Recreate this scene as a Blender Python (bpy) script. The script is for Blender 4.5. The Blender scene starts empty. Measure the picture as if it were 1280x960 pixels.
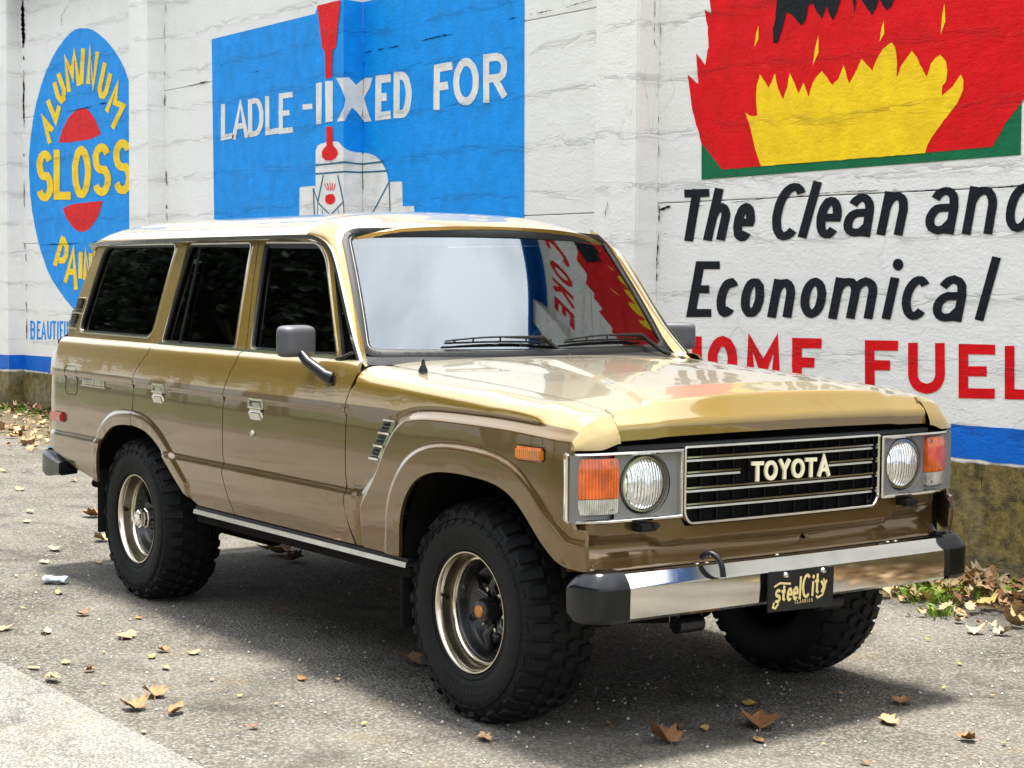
import bpy, bmesh, math, random
import numpy as np
from mathutils import Vector, Matrix
from mathutils.geometry import delaunay_2d_cdt
random.seed(7); rng = np.random.default_rng(7)
scene = bpy.context.scene
COL = scene.collection
# ------------------------------------------------------------------ camera
CAM = np.array([7.5614, -4.1167, 1.4836])
CR = np.array([0.58317085, 0.81230022, 0.00895068])
CU = np.array([-0.05331346, 0.02727592, 0.99820524])
CF = np.array([-0.8105982, 0.58260139, -0.05921306])
FPX = 2196.148
cd = bpy.data.cameras.new('camera'); cam = bpy.data.objects.new('camera', cd); COL.objects.link(cam)
M = Matrix.Identity(4)
for i in range(3):
    M[i][0] = CR[i]; M[i][1] = CU[i]; M[i][2] = -CF[i]; M[i][3] = CAM[i]
cam.matrix_world = M
cd.sensor_width = 36.0; cd.lens = FPX/1280*36; cd.clip_start = .1; cd.clip_end = 2000
scene.camera = cam
# ------------------------------------------------------------------ exposure, world, sun
scene.view_settings.view_transform = 'Standard'; scene.view_settings.look = 'None'
scene.view_settings.exposure = 1.28; scene.view_settings.gamma = 1.0
scene.cycles.max_bounces = 8; scene.cycles.transparent_max_bounces = 12; scene.cycles.glossy_bounces = 5
SUN_TO = Vector((-.05, .06, 1)).normalized()
w = bpy.data.worlds.new('World'); scene.world = w; w.use_nodes = True
nt = w.node_tree; nt.nodes.clear()
def N(nt, t, **kw):
    n = nt.nodes.new(t)
    for k, v in kw.items():
        if k.startswith('i_'):
            n.inputs[k[2:].replace('_', ' ')].default_value = v
        else: setattr(n, k, v)
    return n
def L(nt, a, b): nt.links.new(a, b)
out = N(nt, 'ShaderNodeOutputWorld'); bg = N(nt, 'ShaderNodeBackground'); bg.inputs['Strength'].default_value = .077
sky = N(nt, 'ShaderNodeTexSky'); sky.sky_type = 'NISHITA'; sky.sun_disc = False
sky.sun_elevation = math.asin(SUN_TO.z); sky.sun_rotation = math.atan2(SUN_TO.x, SUN_TO.y)
sky.air_density = 1.0; sky.dust_density = 2.0
tc = N(nt, 'ShaderNodeTexCoord'); mp = N(nt, 'ShaderNodeMapping'); mp.inputs['Scale'].default_value = (1, 1, 2.2)
ns = N(nt, 'ShaderNodeTexNoise'); ns.inputs['Scale'].default_value = 1.9; ns.inputs['Detail'].default_value = 7; ns.inputs['Roughness'].default_value = .55
rp = N(nt, 'ShaderNodeValToRGB'); rp.color_ramp.elements[0].position = .38; rp.color_ramp.elements[1].position = .60
rp.color_ramp.elements[0].color = (.62, .62, .62, 1); rp.color_ramp.elements[1].color = (1, 1, 1, 1)
mx = N(nt, 'ShaderNodeMix', data_type='RGBA')
L(nt, tc.outputs['Generated'], mp.inputs[0]); L(nt, mp.outputs[0], ns.inputs['Vector']); L(nt, ns.outputs['Fac'], rp.inputs[0])
L(nt, rp.outputs[0], mx.inputs[0]); L(nt, sky.outputs[0], mx.inputs[6]); # standard overcast luminance: three times brighter overhead than at the horizon
sz = N(nt, 'ShaderNodeSeparateXYZ'); L(nt, tc.outputs['Generated'], sz.inputs[0])
m1_ = N(nt, 'ShaderNodeMath', operation='MULTIPLY_ADD', use_clamp=False); L(nt, sz.outputs[2], m1_.inputs[0]); m1_.inputs[1].default_value = .70; m1_.inputs[2].default_value = .33
vs = N(nt, 'ShaderNodeVectorMath', operation='SCALE'); vs.inputs[0].default_value = (18.2, 19.2, 20.4); L(nt, m1_.outputs[0], vs.inputs['Scale']); L(nt, vs.outputs[0], mx.inputs[7])
L(nt, mx.outputs[2], bg.inputs[0]); L(nt, bg.outputs[0], out.inputs[0])
sd = bpy.data.lights.new('sun', 'SUN'); sd.energy = 5.0; sd.angle = math.radians(11); sd.color = (1, .955, .88)
sun = bpy.data.objects.new('sun', sd); COL.objects.link(sun); sun.location = (0, 0, 20)
sun.rotation_euler = SUN_TO.to_track_quat('Z', 'Y').to_euler()

# ------------------------------------------------------------------ back-projection of a point of the photograph (1280x960 px) onto a real plane
def ray(px, py): return CF + CR*(px-640)/FPX + CU*(480-py)/FPX
def onplane(px, py, ax, v):
    d = ray(px, py); return CAM + d*((v-CAM[ax])/d[ax])

# ------------------------------------------------------------------ materials
MATS = {}
def newmat(name):
    m = bpy.data.materials.new(name); m.use_nodes = True; MATS[name] = m
    t = m.node_tree; return m, t, t.nodes['Principled BSDF']
def noise(t, scale, detail=4, rough=.55, vec=None, dist=0):
    n = N(t, 'ShaderNodeTexNoise'); n.inputs['Scale'].default_value = scale; n.inputs['Detail'].default_value = detail
    n.inputs['Roughness'].default_value = rough; n.inputs['Distortion'].default_value = dist
    if vec is not None: L(t, vec, n.inputs['Vector'])
    return n.outputs['Fac']
def objc(t, scale=None):
    c = N(t, 'ShaderNodeNewGeometry').outputs['Position']
    if scale:
        mp = N(t, 'ShaderNodeMapping'); mp.inputs['Scale'].default_value = scale; L(t, c, mp.inputs[0]); return mp.outputs[0]
    return c
def ramp(t, fac, stops):
    r = N(t, 'ShaderNodeValToRGB'); e = r.color_ramp.elements
    while len(e) < len(stops): e.new(.5)
    for i, (p, c) in enumerate(stops):
        e[i].position = p; e[i].color = (c, c, c, 1) if isinstance(c, (int, float)) else (*c, 1)
    L(t, fac, r.inputs[0]); return r.outputs[0]
def mixc(t, fac, a, b, mode='MIX'):
    m = N(t, 'ShaderNodeMix', data_type='RGBA', blend_type=mode)
    for s, v in ((0, fac), (6, a), (7, b)):
        if hasattr(v, 'is_linked'): L(t, v, m.inputs[s])
        elif s == 0: m.inputs[0].default_value = v
        else: m.inputs[s].default_value = (*v, 1)
    return m.outputs[2]
def mathn(t, op, a, b=None, c=None, clamp=False):
    m = N(t, 'ShaderNodeMath', operation=op, use_clamp=clamp)
    for i, v in enumerate((a, b, c)):
        if v is None: continue
        if hasattr(v, 'is_linked'): L(t, v, m.inputs[i])
        else: m.inputs[i].default_value = v
    return m.outputs[0]
def bump(t, h, dist, strength=1.0, prev=None):
    b = N(t, 'ShaderNodeBump'); b.inputs['Distance'].default_value = dist; b.inputs['Strength'].default_value = strength
    L(t, h, b.inputs['Height'])
    if prev is not None: L(t, prev, b.inputs['Normal'])
    return b.outputs[0]
def simple(name, col, rough=.5, metal=0, coat=0, var=.12, vscale=8, bmp=0, bscale=60, spec=.5, **kw):
    m, t, p = newmat(name)
    f = noise(t, vscale, 5, .6, objc(t))
    a = tuple(c*(1-var) for c in col); b = tuple(min(1, c*(1+var)) for c in col)
    L(t, mixc(t, ramp(t, f, [(.3, 0), (.7, 1)]), a, b), p.inputs['Base Color'])
    rr = mathn(t, 'MULTIPLY_ADD', noise(t, vscale*3, 4, .6, objc(t)), .16 if rough > .15 else .05, max(.01, rough-.08 if rough > .15 else rough-.02))
    L(t, rr, p.inputs['Roughness'])
    p.inputs['Metallic'].default_value = metal; p.inputs['Coat Weight'].default_value = coat; p.inputs['Coat Roughness'].default_value = .03
    p.inputs['Specular IOR Level'].default_value = spec
    if bmp: L(t, bump(t, noise(t, bscale, 5, .6, objc(t)), bmp), p.inputs['Normal'])
    for k, v in kw.items(): p.inputs[k.replace('_', ' ')].default_value = v
    return m
def carpaint(name, col, edge, metal=.72, rough=.36, flop=None, cior=1.5):
    m, t, p = newmat(name)
    f = noise(t, 900, 2, .5, objc(t)); g = noise(t, 2.2, 4, .6, objc(t))
    c = mixc(t, ramp(t, f, [(.35, 0), (.65, 1)]), tuple(x*.85 for x in col), tuple(x*1.15 for x in col))
    c = mixc(t, ramp(t, g, [(.35, 0), (.75, .35)]), c, edge)
    if flop:   # metallic flake paint turns paler at a glancing angle
        lw = N(t, 'ShaderNodeLayerWeight'); lw.inputs['Blend'].default_value = .5
        c = mixc(t, ramp(t, lw.outputs['Facing'], [(.58, 0), (.92, 1)]), c, flop)
    L(t, c, p.inputs['Base Color']); p.inputs['Metallic'].default_value = metal; p.inputs['Roughness'].default_value = rough
    p.inputs['Coat Weight'].default_value = 1; p.inputs['Coat IOR'].default_value = cior
    L(t, mathn(t, 'MULTIPLY_ADD', noise(t, 12, 5, .65, objc(t)), .07, .0), p.inputs['Coat Roughness'])
    # faint waviness of old sheet metal in the clear coat
    L(t, bump(t, noise(t, 3.3, 2, .4, objc(t)), .0035), p.inputs['Coat Normal'])
    return m
UPPER = carpaint('beige_metallic_paint', (.335, .218, .043), (.305, .195, .037), .58, .24, (.64, .58, .43), 1.9)
LOWER = carpaint('brown_metallic_paint', (.150, .090, .028), (.128, .075, .022), .62, .22, (.40, .34, .24), 1.5)
CHROME = simple('worn_chrome', (.78, .76, .72), .07, 1, var=.05, vscale=20)
CHROMED = simple('dull_chrome', (.60, .57, .50), .2, 1, var=.12, vscale=12)
CAPM = simple('glossy_black_rubber', (.003, .004, .0045), .22, var=.2, spec=.4)
BLACKP = simple('black_plastic', (.005, .0065, .007), .3, var=.2, bmp=.0004, bscale=400)
RUBBER = simple('black_rubber', (.004, .0045, .005), .68, var=.3, vscale=14, bmp=.0006, bscale=220, spec=.28)
GASKET = simple('gasket_rubber', (.006, .007, .007), .45, var=.2, spec=.3)
DARK = simple('dark_underbody', (.006, .0055, .005), .85, var=.4, bmp=.001, spec=.1)
GREYP = simple('grey_plastic', (.075, .075, .085), .48, var=.1, bmp=.0003, bscale=500)
BEZEL = simple('grey_bezel_paint', (.20, .195, .185), .35, metal=.3, coat=.3)
RIMM = simple('machined_rim_alloy', (.62, .57, .47), .16, 1, var=.1, vscale=6)
RIMD = simple('dull_rim_well', (.20, .18, .13), .3, 1, var=.2)
RIMB = simple('black_wheel_paint', (.005, .005, .006), .32, coat=.4, var=.2)
CREAM = simple('cream_letter_enamel', (.82, .74, .50), .35, var=.05)
GOLD = simple('gold_lettering_paint', (.72, .56, .22), .5, var=.08)
INTER = simple('dark_cloth_interior', (.05, .047, .042), .8, var=.25)
TRIMG = simple('grey_vinyl_interior', (.16, .16, .15), .6, var=.15)
REDL = simple('red_lens_plastic', (.45, .01, .01), .12, coat=1, var=.15, vscale=80)
STICK = simple('white_sticker', (.75, .8, .72), .5)
ORANGEB = simple('copper_emblem', (.55, .22, .06), .35, metal=.6)

def glassmat(name, tint, ior, rough=.0, wav=.0):
    m = bpy.data.materials.new(name); m.use_nodes = True; t = m.node_tree; t.nodes.clear()
    o = N(t, 'ShaderNodeOutputMaterial'); tr = N(t, 'ShaderNodeBsdfTransparent'); gl = N(t, 'ShaderNodeBsdfGlossy')
    fr = N(t, 'ShaderNodeFresnel'); fr.inputs['IOR'].default_value = ior
    mixs = N(t, 'ShaderNodeMixShader'); tr.inputs['Color'].default_value = (*tint, 1)
    gl.inputs['Color'].default_value = (.93, .985, 1, 1)
    dirt = ramp(t, noise(t, 5, 5, .6, objc(t)), [(.3, .004), (.8, .03)]); L(t, dirt, gl.inputs['Roughness'])
    if wav:
        b = bump(t, noise(t, 1.3, 1, .4, objc(t)), wav); L(t, b, gl.inputs['Normal']); L(t, b, fr.inputs['Normal'])
    L(t, fr.outputs[0], mixs.inputs[0]); L(t, tr.outputs[0], mixs.inputs[1]); L(t, gl.outputs[0], mixs.inputs[2]); L(t, mixs.outputs[0], o.inputs[0])
    return m
WSGLASS = glassmat('windscreen_glass', (.62, .74, .70), 2.8)
TINT = glassmat('dark_tinted_glass', (.05, .06, .07), 1.5)

def lensmat(name, col, ribs_axis, ribs):
    m, t, p = newmat(name)
    w_ = N(t, 'ShaderNodeTexWave', wave_type='BANDS', bands_direction=ribs_axis); w_.inputs['Scale'].default_value = ribs
    L(t, objc(t), w_.inputs['Vector'])
    c = mixc(t, w_.outputs['Fac'], tuple(x*.6 for x in col), col)
    n = ramp(t, noise(t, 14, 3, .6, objc(t)), [(.35, .6), (.65, 1.25)])
    L(t, mixc(t, 1.0, c, n, 'MULTIPLY'), p.inputs['Base Color'])
    p.inputs['Roughness'].default_value = .12; p.inputs['Coat Weight'].default_value = 1; p.inputs['Subsurface Weight'].default_value = 0
    L(t, bump(t, w_.outputs['Fac'], .0015), p.inputs['Normal']); return m
AMBER = lensmat('amber_lens', (.85, .13, .005), 'Y', 30)
CLEARL = lensmat('clear_ribbed_lens', (.62, .60, .50), 'Y', 45)
AMBERS = lensmat('amber_marker_lens', (.80, .22, .01), 'X', 30)
def headmat():
    m, t, p = newmat('headlamp_glass')
    v = N(t, 'ShaderNodeTexVoronoi', feature='F1', distance='CHEBYCHEV'); v.inputs['Scale'].default_value = 34; L(t, objc(t, (.2, 1, .55)), v.inputs['Vector'])
    w_ = N(t, 'ShaderNodeTexWave', wave_type='BANDS', bands_direction='Y'); w_.inputs['Scale'].default_value = 26; L(t, objc(t), w_.inputs['Vector'])
    g = mathn(t, 'MULTIPLY_ADD', w_.outputs['Fac'], .5, v.outputs['Distance'])
    p.inputs['Base Color'].default_value = (.86, .87, .84, 1); p.inputs['Metallic'].default_value = .75
    p.inputs['Roughness'].default_value = .10; p.inputs['Coat Weight'].default_value = 1
    L(t, bump(t, g, .006), p.inputs['Normal']); return m
HEAD = headmat()

# wall: shared relief of rough, many times painted concrete
def relief(t):
    P = objc(t)
    sx = N(t, 'ShaderNodeSeparateXYZ'); L(t, P, sx.inputs[0])
    warp = noise(t, 2.1, 4, .6, P)
    z = mathn(t, 'MULTIPLY_ADD', warp, .16, sx.outputs['Z'])
    fr = mathn(t, 'FRACT', mathn(t, 'DIVIDE', mathn(t, 'SUBTRACT', z, .055), .318))
    d = mathn(t, 'ABSOLUTE', mathn(t, 'SUBTRACT', fr, .5))
    seam = ramp(t, d, [(.0, 1), (.018, .35), (.06, .12), (.11, 0)])
    brk = ramp(t, noise(t, 2.6, 4, .65, objc(t, (1, 1, 2.5))), [(.50, 0), (.64, .8)])
    seam = mathn(t, 'MULTIPLY', seam, brk)
    big = noise(t, 6, 6, .6, objc(t, (1, 1, 1.5)), .1)
    fine = noise(t, 38, 6, .65, objc(t, (1, 1, 1.5)))
    ridges = ramp(t, noise(t, 4.2, 7, .65, objc(t, (.6, .6, 3.4)), .5), [(.46, 0), (.50, 1), (.54, 0)])
    nearseam = ramp(t, d, [(.0, 1), (.17, 0)])
    h = mathn(t, 'MULTIPLY_ADD', big, .42, mathn(t, 'MULTIPLY', fine, .28))
    h = mathn(t, 'MULTIPLY_ADD', mathn(t, 'MULTIPLY', ridges, nearseam), .24, h)
    h = mathn(t, 'MULTIPLY_ADD', seam, -.26, h)
    return P, sx, seam, h, fine, big
def wallpaint(name, col, wear=.25, wearcol=(.72, .72, .70)):
    m, t, p = newmat(name)
    P, sx, seam, h, fine, big = relief(t)
    a = tuple(c*.85 for c in col)
    c = mixc(t, ramp(t, noise(t, 9, 6, .65, objc(t, (1, 1, .8))), [(.3, 0), (.7, 1)]), a, tuple(min(1, c*1.1) for c in col))
    c = mixc(t, mathn(t, 'MULTIPLY', seam, .25), c, tuple(x*.25 for x in col))
    chips = ramp(t, noise(t, 70, 4, .7, P), [(.66, 0), (.71, wear)])
    c = mixc(t, chips, c, wearcol)
    L(t, c, p.inputs['Base Color']); L(t, ramp(t, fine, [(.2, .38), (.8, .7)]), p.inputs['Roughness']); p.inputs['Specular IOR Level'].default_value = .18
    L(t, bump(t, h, .019, .9), p.inputs['Normal']); return m
def wallwhite():
    m, t, p = newmat('white_painted_concrete')
    P, sx, seam, h, fine, big = relief(t)
    c = mixc(t, ramp(t, noise(t, 1.3, 6, .62, objc(t, (1, 1, .6))), [(.3, 0), (.7, 1)]), (.79, .785, .77), (.86, .855, .84))
    c = mixc(t, ramp(t, noise(t, 24, 6, .7, P), [(.60, 0), (.78, .22)]), c, (.55, .53, .49))
    c = mixc(t, mathn(t, 'MULTIPLY', seam, .15), c, (.30, .29, .27))
    v = N(t, 'ShaderNodeTexVoronoi', feature='DISTANCE_TO_EDGE'); v.inputs['Scale'].default_value = 1.1
    wp = N(t, 'ShaderNodeVectorMath', operation='ADD'); L(t, P, wp.inputs[0])
    nn = N(t, 'ShaderNodeTexNoise'); nn.inputs['Scale'].default_value = 3; nn.inputs['Detail'].default_value = 6; L(t, nn.outputs['Color'], wp.inputs[1])
    L(t, wp.outputs[0], v.inputs['Vector'])
    crack = mathn(t, 'MULTIPLY', ramp(t, v.outputs['Distance'], [(.0, 1), (.006, 0)]), ramp(t, noise(t, 1.1, 2, .5, P), [(.58, 0), (.66, .5)]))
    c = mixc(t, crack, c, (.24, .22, .20))
    # bare mossy concrete at the foot of the wall
    edge = mathn(t, 'SUBTRACT', sx.outputs['Z'], mathn(t, 'MULTIPLY_ADD', sx.outputs['X'], .0131, .603))
    edge = mathn(t, 'ADD', edge, mathn(t, 'MULTIPLY', noise(t, 7, 4, .6, P), .03))
    foot = ramp(t, mathn(t, 'MULTIPLY_ADD', edge, -25, .5, clamp=True), [(.35, 0), (.65, 1)])
    moss = mixc(t, ramp(t, noise(t, 16, 7, .72, P), [(.38, 0), (.62, 1)]), (.05, .037, .009), (.225, .17, .04))
    moss = mixc(t, ramp(t, noise(t, 2.2, 4, .6, P), [(.5, 0), (.72, .6)]), moss, (.32, .29, .20))
    moss = mixc(t, ramp(t, noise(t, 150, 2, .5, P), [(.66, 0), (.70, .7)]), moss, (.5, .47, .36))
    low = ramp(t, sx.outputs['Z'], [(.0, .7), (.16, 0)])
    moss = mixc(t, mathn(t, 'MULTIPLY', low, noise(t, 6, 4, .6, P)), moss, (.02, .02, .008))
    c = mixc(t, foot, c, moss)
    L(t, c, p.inputs['Base Color']); p.inputs['Roughness'].default_value = .72
    L(t, bump(t, h, .019, .9), p.inputs['Normal']); return m
WHITE = wallwhite()
WBLUE = wallpaint('mural_blue_paint', (.003, .29, .84), .15, (.35, .55, .75)); SBLUE = wallpaint('stripe_blue_paint', (.003, .14, .62), .1, (.3, .45, .65))
WRED = wallpaint('mural_red_paint', (.72, .002, .006), .12, (.75, .3, .3)); WYEL = wallpaint('mural_yellow_paint', (1.0, .64, .012), .1)
WBLK = wallpaint('mural_black_paint', (.006, .009, .014), .25, (.25, .27, .28)); WGRN = wallpaint('mural_green_paint', (.004, .15, .06), .1)
WWHT = wallpaint('mural_white_paint', (.78, .775, .76), .0); WTEAL = wallpaint('mural_outline_teal_paint', (.02, .16, .26), .0)
CRACKM = simple('dirty_crack', (.045, .04, .034), .95, var=.5, vscale=30)

def asphalt(name, lo, hi, tint, sc, patch, bd=.006):
    m, t, p = newmat(name); P = objc(t)
    v = N(t, 'ShaderNodeTexVoronoi', feature='F1'); v.inputs['Scale'].default_value = sc; L(t, P, v.inputs['Vector'])
    v2 = N(t, 'ShaderNodeTexVoronoi', feature='F1'); v2.inputs['Scale'].default_value = sc*2.3; L(t, P, v2.inputs['Vector'])
    s1 = N(t, 'ShaderNodeSeparateColor'); L(t, v.outputs['Color'], s1.inputs[0]); s2 = N(t, 'ShaderNodeSeparateColor'); L(t, v2.outputs['Color'], s2.inputs[0])
    g = ramp(t, s1.outputs[0], [(.0, lo), (.55, (lo+hi)/2), (1, hi)]); g2 = ramp(t, s2.outputs[1], [(0, lo), (1, hi)])
    c = mixc(t, .45, g, g2)
    gap = ramp(t, v.outputs['Distance'], [(.35, 0), (.75, .8)]); c = mixc(t, gap, c, (.03, .028, .025))
    c = mixc(t, 1.0, c, tint, 'MULTIPLY')
    big = ramp(t, noise(t, .9, 6, .62, P), [(.36, 0), (.64, 1)]); c = mixc(t, mathn(t, 'MULTIPLY', big, patch), c, (.33, .30, .25))
    dk = ramp(t, noise(t, 1.9, 6, .68, objc(t, (1, 1.4, 1)), .5), [(.52, 0), (.68, 1)]); c = mixc(t, mathn(t, 'MULTIPLY', dk, .62), c, (.035, .033, .028))
    brown = ramp(t, noise(t, 3.1, 5, .6, P), [(.58, 0), (.75, .3)]); c = mixc(t, brown, c, (.20, .15, .07))
    L(t, c, p.inputs['Base Color']); p.inputs['Roughness'].default_value = .85; p.inputs['Specular IOR Level'].default_value = .185
    h = mathn(t, 'MULTIPLY_ADD', v.outputs['Distance'], -1.0, mathn(t, 'MULTIPLY', noise(t, 260, 3, .6, P), .35))
    L(t, bump(t, h, bd, .9), p.inputs['Normal']); return m
ASPH = asphalt('weathered_asphalt', .008, .27, (1, .93, .78), 80, .28, .012)
ASPH2 = asphalt('pale_fine_asphalt', .05, .38, (1, .97, .86), 105, .4, .007)
STONE = simple('pale_stone', (.42, .40, .34), .8, var=.4, vscale=90)
SOIL = simple('leafy_soil', (.10, .075, .035), .95, var=.6, vscale=18, bmp=.02, bscale=25)
GRASSG = simple('dull_grass_ground', (.05, .07, .02), .95, var=.4, vscale=1.5, bmp=.05, bscale=6)

# ------------------------------------------------------------------ geometry helpers
def pip(P, poly):
    P = np.atleast_2d(P); poly = np.asarray(poly, float); ins = np.zeros(len(P), bool); n = len(poly); j = n-1
    for i in range(n):
        xi, yi = poly[i]; xj, yj = poly[j]
        c = ((yi > P[:, 1]) != (yj > P[:, 1]))
        with np.errstate(divide='ignore', invalid='ignore'):
            xx = (xj-xi)*(P[:, 1]-yi)/((yj-yi) if yj != yi else 1e-12)+xi
        ins ^= c & (P[:, 0] < xx); j = i
    return ins
def dense(poly, res, closed=True):
    poly = [np.array(p, float) for p in poly]; o = []
    m = len(poly) if closed else len(poly)-1
    for i in range(m):
        a = poly[i]; b = poly[(i+1) % len(poly)]; k = max(1, int(math.ceil(np.linalg.norm(b-a)/res)))
        for j in range(k): o.append(a+(b-a)*j/k)
    if not closed: o.append(poly[-1])
    return np.array(o)
def smoothpoly(pts, it=2, closed=False):
    pts = np.array(pts, float)
    for _ in range(it):
        if closed: a = pts; b = np.roll(pts, -1, 0)
        else: a = pts[:-1]; b = pts[1:]
        q = np.empty((len(a)*2, pts.shape[1])); q[0::2] = a*.75+b*.25; q[1::2] = a*.25+b*.75
        if not closed: q = np.vstack([pts[:1], q, pts[-1:]])
        pts = q
    return pts
def rrect(x0, z0, x1, z1, r, n=5):
    o = []
    for cx, cz, a in ((x1-r, z1-r, 0), (x0+r, z1-r, 90), (x0+r, z0+r, 180), (x1-r, z0+r, 270)):
        for k in range(n+1):
            t = math.radians(a+90*k/n); o.append((cx+r*math.cos(t), cz+r*math.sin(t)))
    return o
def roundpoly(pts, r, n=4):
    """round the corners of a closed polygon with radius r (number or list)"""
    pts = [np.array(p, float) for p in pts]; o = []
    for i, p in enumerate(pts):
        rr = r[i] if hasattr(r, '__len__') else r
        a = pts[i-1]; b = pts[(i+1) % len(pts)]; u = (a-p)/np.linalg.norm(a-p); v = (b-p)/np.linalg.norm(b-p)
        if rr <= 0: o.append(p); continue
        d = min(rr, .45*np.linalg.norm(a-p), .45*np.linalg.norm(b-p)); s = p+u*d; e = p+v*d
        for k in range(n+1):
            t = k/n; o.append((1-t)**2*s+2*t*(1-t)*p+t*t*e)
    return np.array(o)
def segdist(X, Z, poly, closed=False):
    poly = np.array(poly, float); D = np.full(np.shape(X), 1e9)
    m = len(poly) if closed else len(poly)-1
    for i in range(m):
        a = poly[i]; b = poly[(i+1) % len(poly)]; d = b-a; l = d@d+1e-12
        t = np.clip(((X-a[0])*d[0]+(Z-a[1])*d[1])/l, 0, 1)
        D = np.minimum(D, np.hypot(X-a[0]-t*d[0], Z-a[1]-t*d[1]))
    return D
def ss(x, a, b):
    t = np.clip((x-a)/(b-a), 0, 1); return t*t*(3-2*t)

class B:
    """collects pieces of ONE mesh object: vertices, faces, normals, material slots"""
    def __init__(s): s.v = []; s.f = []; s.n = []; s.m = []; s.c = 0; s.mats = []
    def slot(s, mat):
        if mat not in s.mats: s.mats.append(mat)
        return s.mats.index(mat)
    def add(s, V, Fc, Nn, mat):
        k = s.slot(mat); V = np.asarray(V, float); s.v.append(V); s.n.append(np.asarray(Nn, float))
        s.f += [tuple(int(i)+s.c for i in f) for f in Fc]; s.m += [k]*len(Fc); s.c += len(V)
    def addauto(s, V, Fc, mat, angle=None):
        """area weighted smooth normals; angle (deg) splits sharp edges by unsharing faces"""
        V = np.asarray(V, float)
        FN = []
        for f in Fc:
            p = V[list(f)]; n = np.zeros(3)
            for i in range(1, len(p)-1): n += np.cross(p[i]-p[0], p[i+1]-p[0])
            FN.append(n)
        FN = np.array(FN)
        if angle is None:
            Nn = np.zeros_like(V)
            for f, n in zip(Fc, FN):
                for i in f: Nn[i] += n
            ln = np.linalg.norm(Nn, axis=1, keepdims=True); ln[ln == 0] = 1; s.add(V, Fc, Nn/ln, mat); return
        U = FN/np.maximum(np.linalg.norm(FN, axis=1, keepdims=True), 1e-12); ca = math.cos(math.radians(angle))
        adj = {}
        for k, f in enumerate(Fc):
            for i in f: adj.setdefault(i, []).append(k)
        nv = []; nf = []; nn = []
        for k, f in enumerate(Fc):
            g = []
            for i in f:
                n = sum((FN[j] for j in adj[i] if U[j]@U[k] > ca), np.zeros(3)); l = np.linalg.norm(n)
                nn.append(n/l if l > 0 else U[k]); nv.append(V[i]); g.append(len(nv)-1)
            nf.append(g)
        s.add(nv, nf, nn, mat)
    def build(s, name, parent=None, props=None):
        me = bpy.data.meshes.new(name); V = np.vstack(s.v); off = PLOC.get(parent, None) if parent else None
        if off is not None: V = V-off
        me.from_pydata(V.tolist(), [], s.f)
        for m in s.mats: me.materials.append(m)
        me.polygons.foreach_set('material_index', s.m); me.polygons.foreach_set('use_smooth', [True]*len(s.f))
        me.normals_split_custom_set_from_vertices(np.vstack(s.n).tolist()); me.update()
        o = bpy.data.objects.new(name, me); COL.objects.link(o)
        if parent: o.parent = parent; PLOC[o] = off
        for k, v in (props or {}).items(): o[k] = v
        return o
    # primitives -------------------------------------------------
    def box(s, c, size, mat, r=.004, R=None, seg=2):
        bm = bmesh.new(); bmesh.ops.create_cube(bm, size=1)
        for v in bm.verts: v.co = Vector((v.co.x*size[0], v.co.y*size[1], v.co.z*size[2]))
        if r > 0: bmesh.ops.bevel(bm, geom=bm.edges[:], offset=min(r, min(size)*.45), segments=seg, affect='EDGES')
        s.frombm(bm, mat, c, R)
    def frombm(s, bm, mat, c=(0, 0, 0), R=None, angle=50):
        bm.verts.index_update(); V = np.array([v.co[:] for v in bm.verts]); Fc = [[v.index for v in f.verts] for f in bm.faces]; bm.free()
        if R is not None: V = V@np.array(R).T
        s.addauto(V+np.array(c), Fc, mat, angle)
    def tube(s, path, r, mat, n=8, closed=False, cap=True):
        P = np.array(path, float); m = len(P); rr = r if hasattr(r, '__len__') else [r]*m; V = []
        T = np.gradient(P, axis=0) if not closed else np.roll(P, -1, 0)-np.roll(P, 1, 0)
        T /= np.maximum(np.linalg.norm(T, axis=1, keepdims=True), 1e-9); up = np.array([0, 0, 1.]) if abs(T[0][2]) < .9 else np.array([1., 0, 0])
        a = np.cross(T[0], up); a /= np.linalg.norm(a)
        for i in range(m):
            a = a-T[i]*(a@T[i]); a /= np.linalg.norm(a); b = np.cross(T[i], a)
            for k in range(n):
                t = 2*math.pi*k/n; V.append(P[i]+rr[i]*(a*math.cos(t)+b*math.sin(t)))
        Fc = [(i % m*n+k, i % m*n+(k+1) % n, (i+1) % m*n+(k+1) % n, (i+1) % m*n+k) for i in range(m if closed else m-1) for k in range(n)]
        if cap and not closed: Fc += [tuple(range(n))[::-1], tuple(range((m-1)*n, m*n))]
        Fc = [f[::-1] for f in Fc]
        s.addauto(V, Fc, mat, 60)
    def lathe(s, prof, mat, c=(0, 0, 0), axis=(0, 1, 0), n=48, angle=35, a0=0, a1=360):
        """prof: (radius, position along axis)"""
        A = Vector(axis).normalized(); u = A.orthogonal().normalized(); w_ = A.cross(u)
        A, u, w_ = np.array(A), np.array(u), np.array(w_); full = abs(a1-a0) >= 360; m = n if full else n+1
        V = []
        for r, h in prof:
            for k in range(m):
                t = math.radians(a0+(a1-a0)*k/n); V.append(np.array(c)+A*h+r*(u*math.cos(t)+w_*math.sin(t)))
        Fc = []
        for i in range(len(prof)-1):
            for k in range(n):
                k2 = (k+1) % m; f = (i*m+k, i*m+k2, (i+1)*m+k2, (i+1)*m+k)
                if prof[i][0] < 1e-6: f = (i*m+k, (i+1)*m+k2, (i+1)*m+k)
                elif prof[i+1][0] < 1e-6: f = (i*m+k, i*m+k2, (i+1)*m+k)
                Fc.append(f)
        s.addauto(V, Fc, mat, angle)
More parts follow.
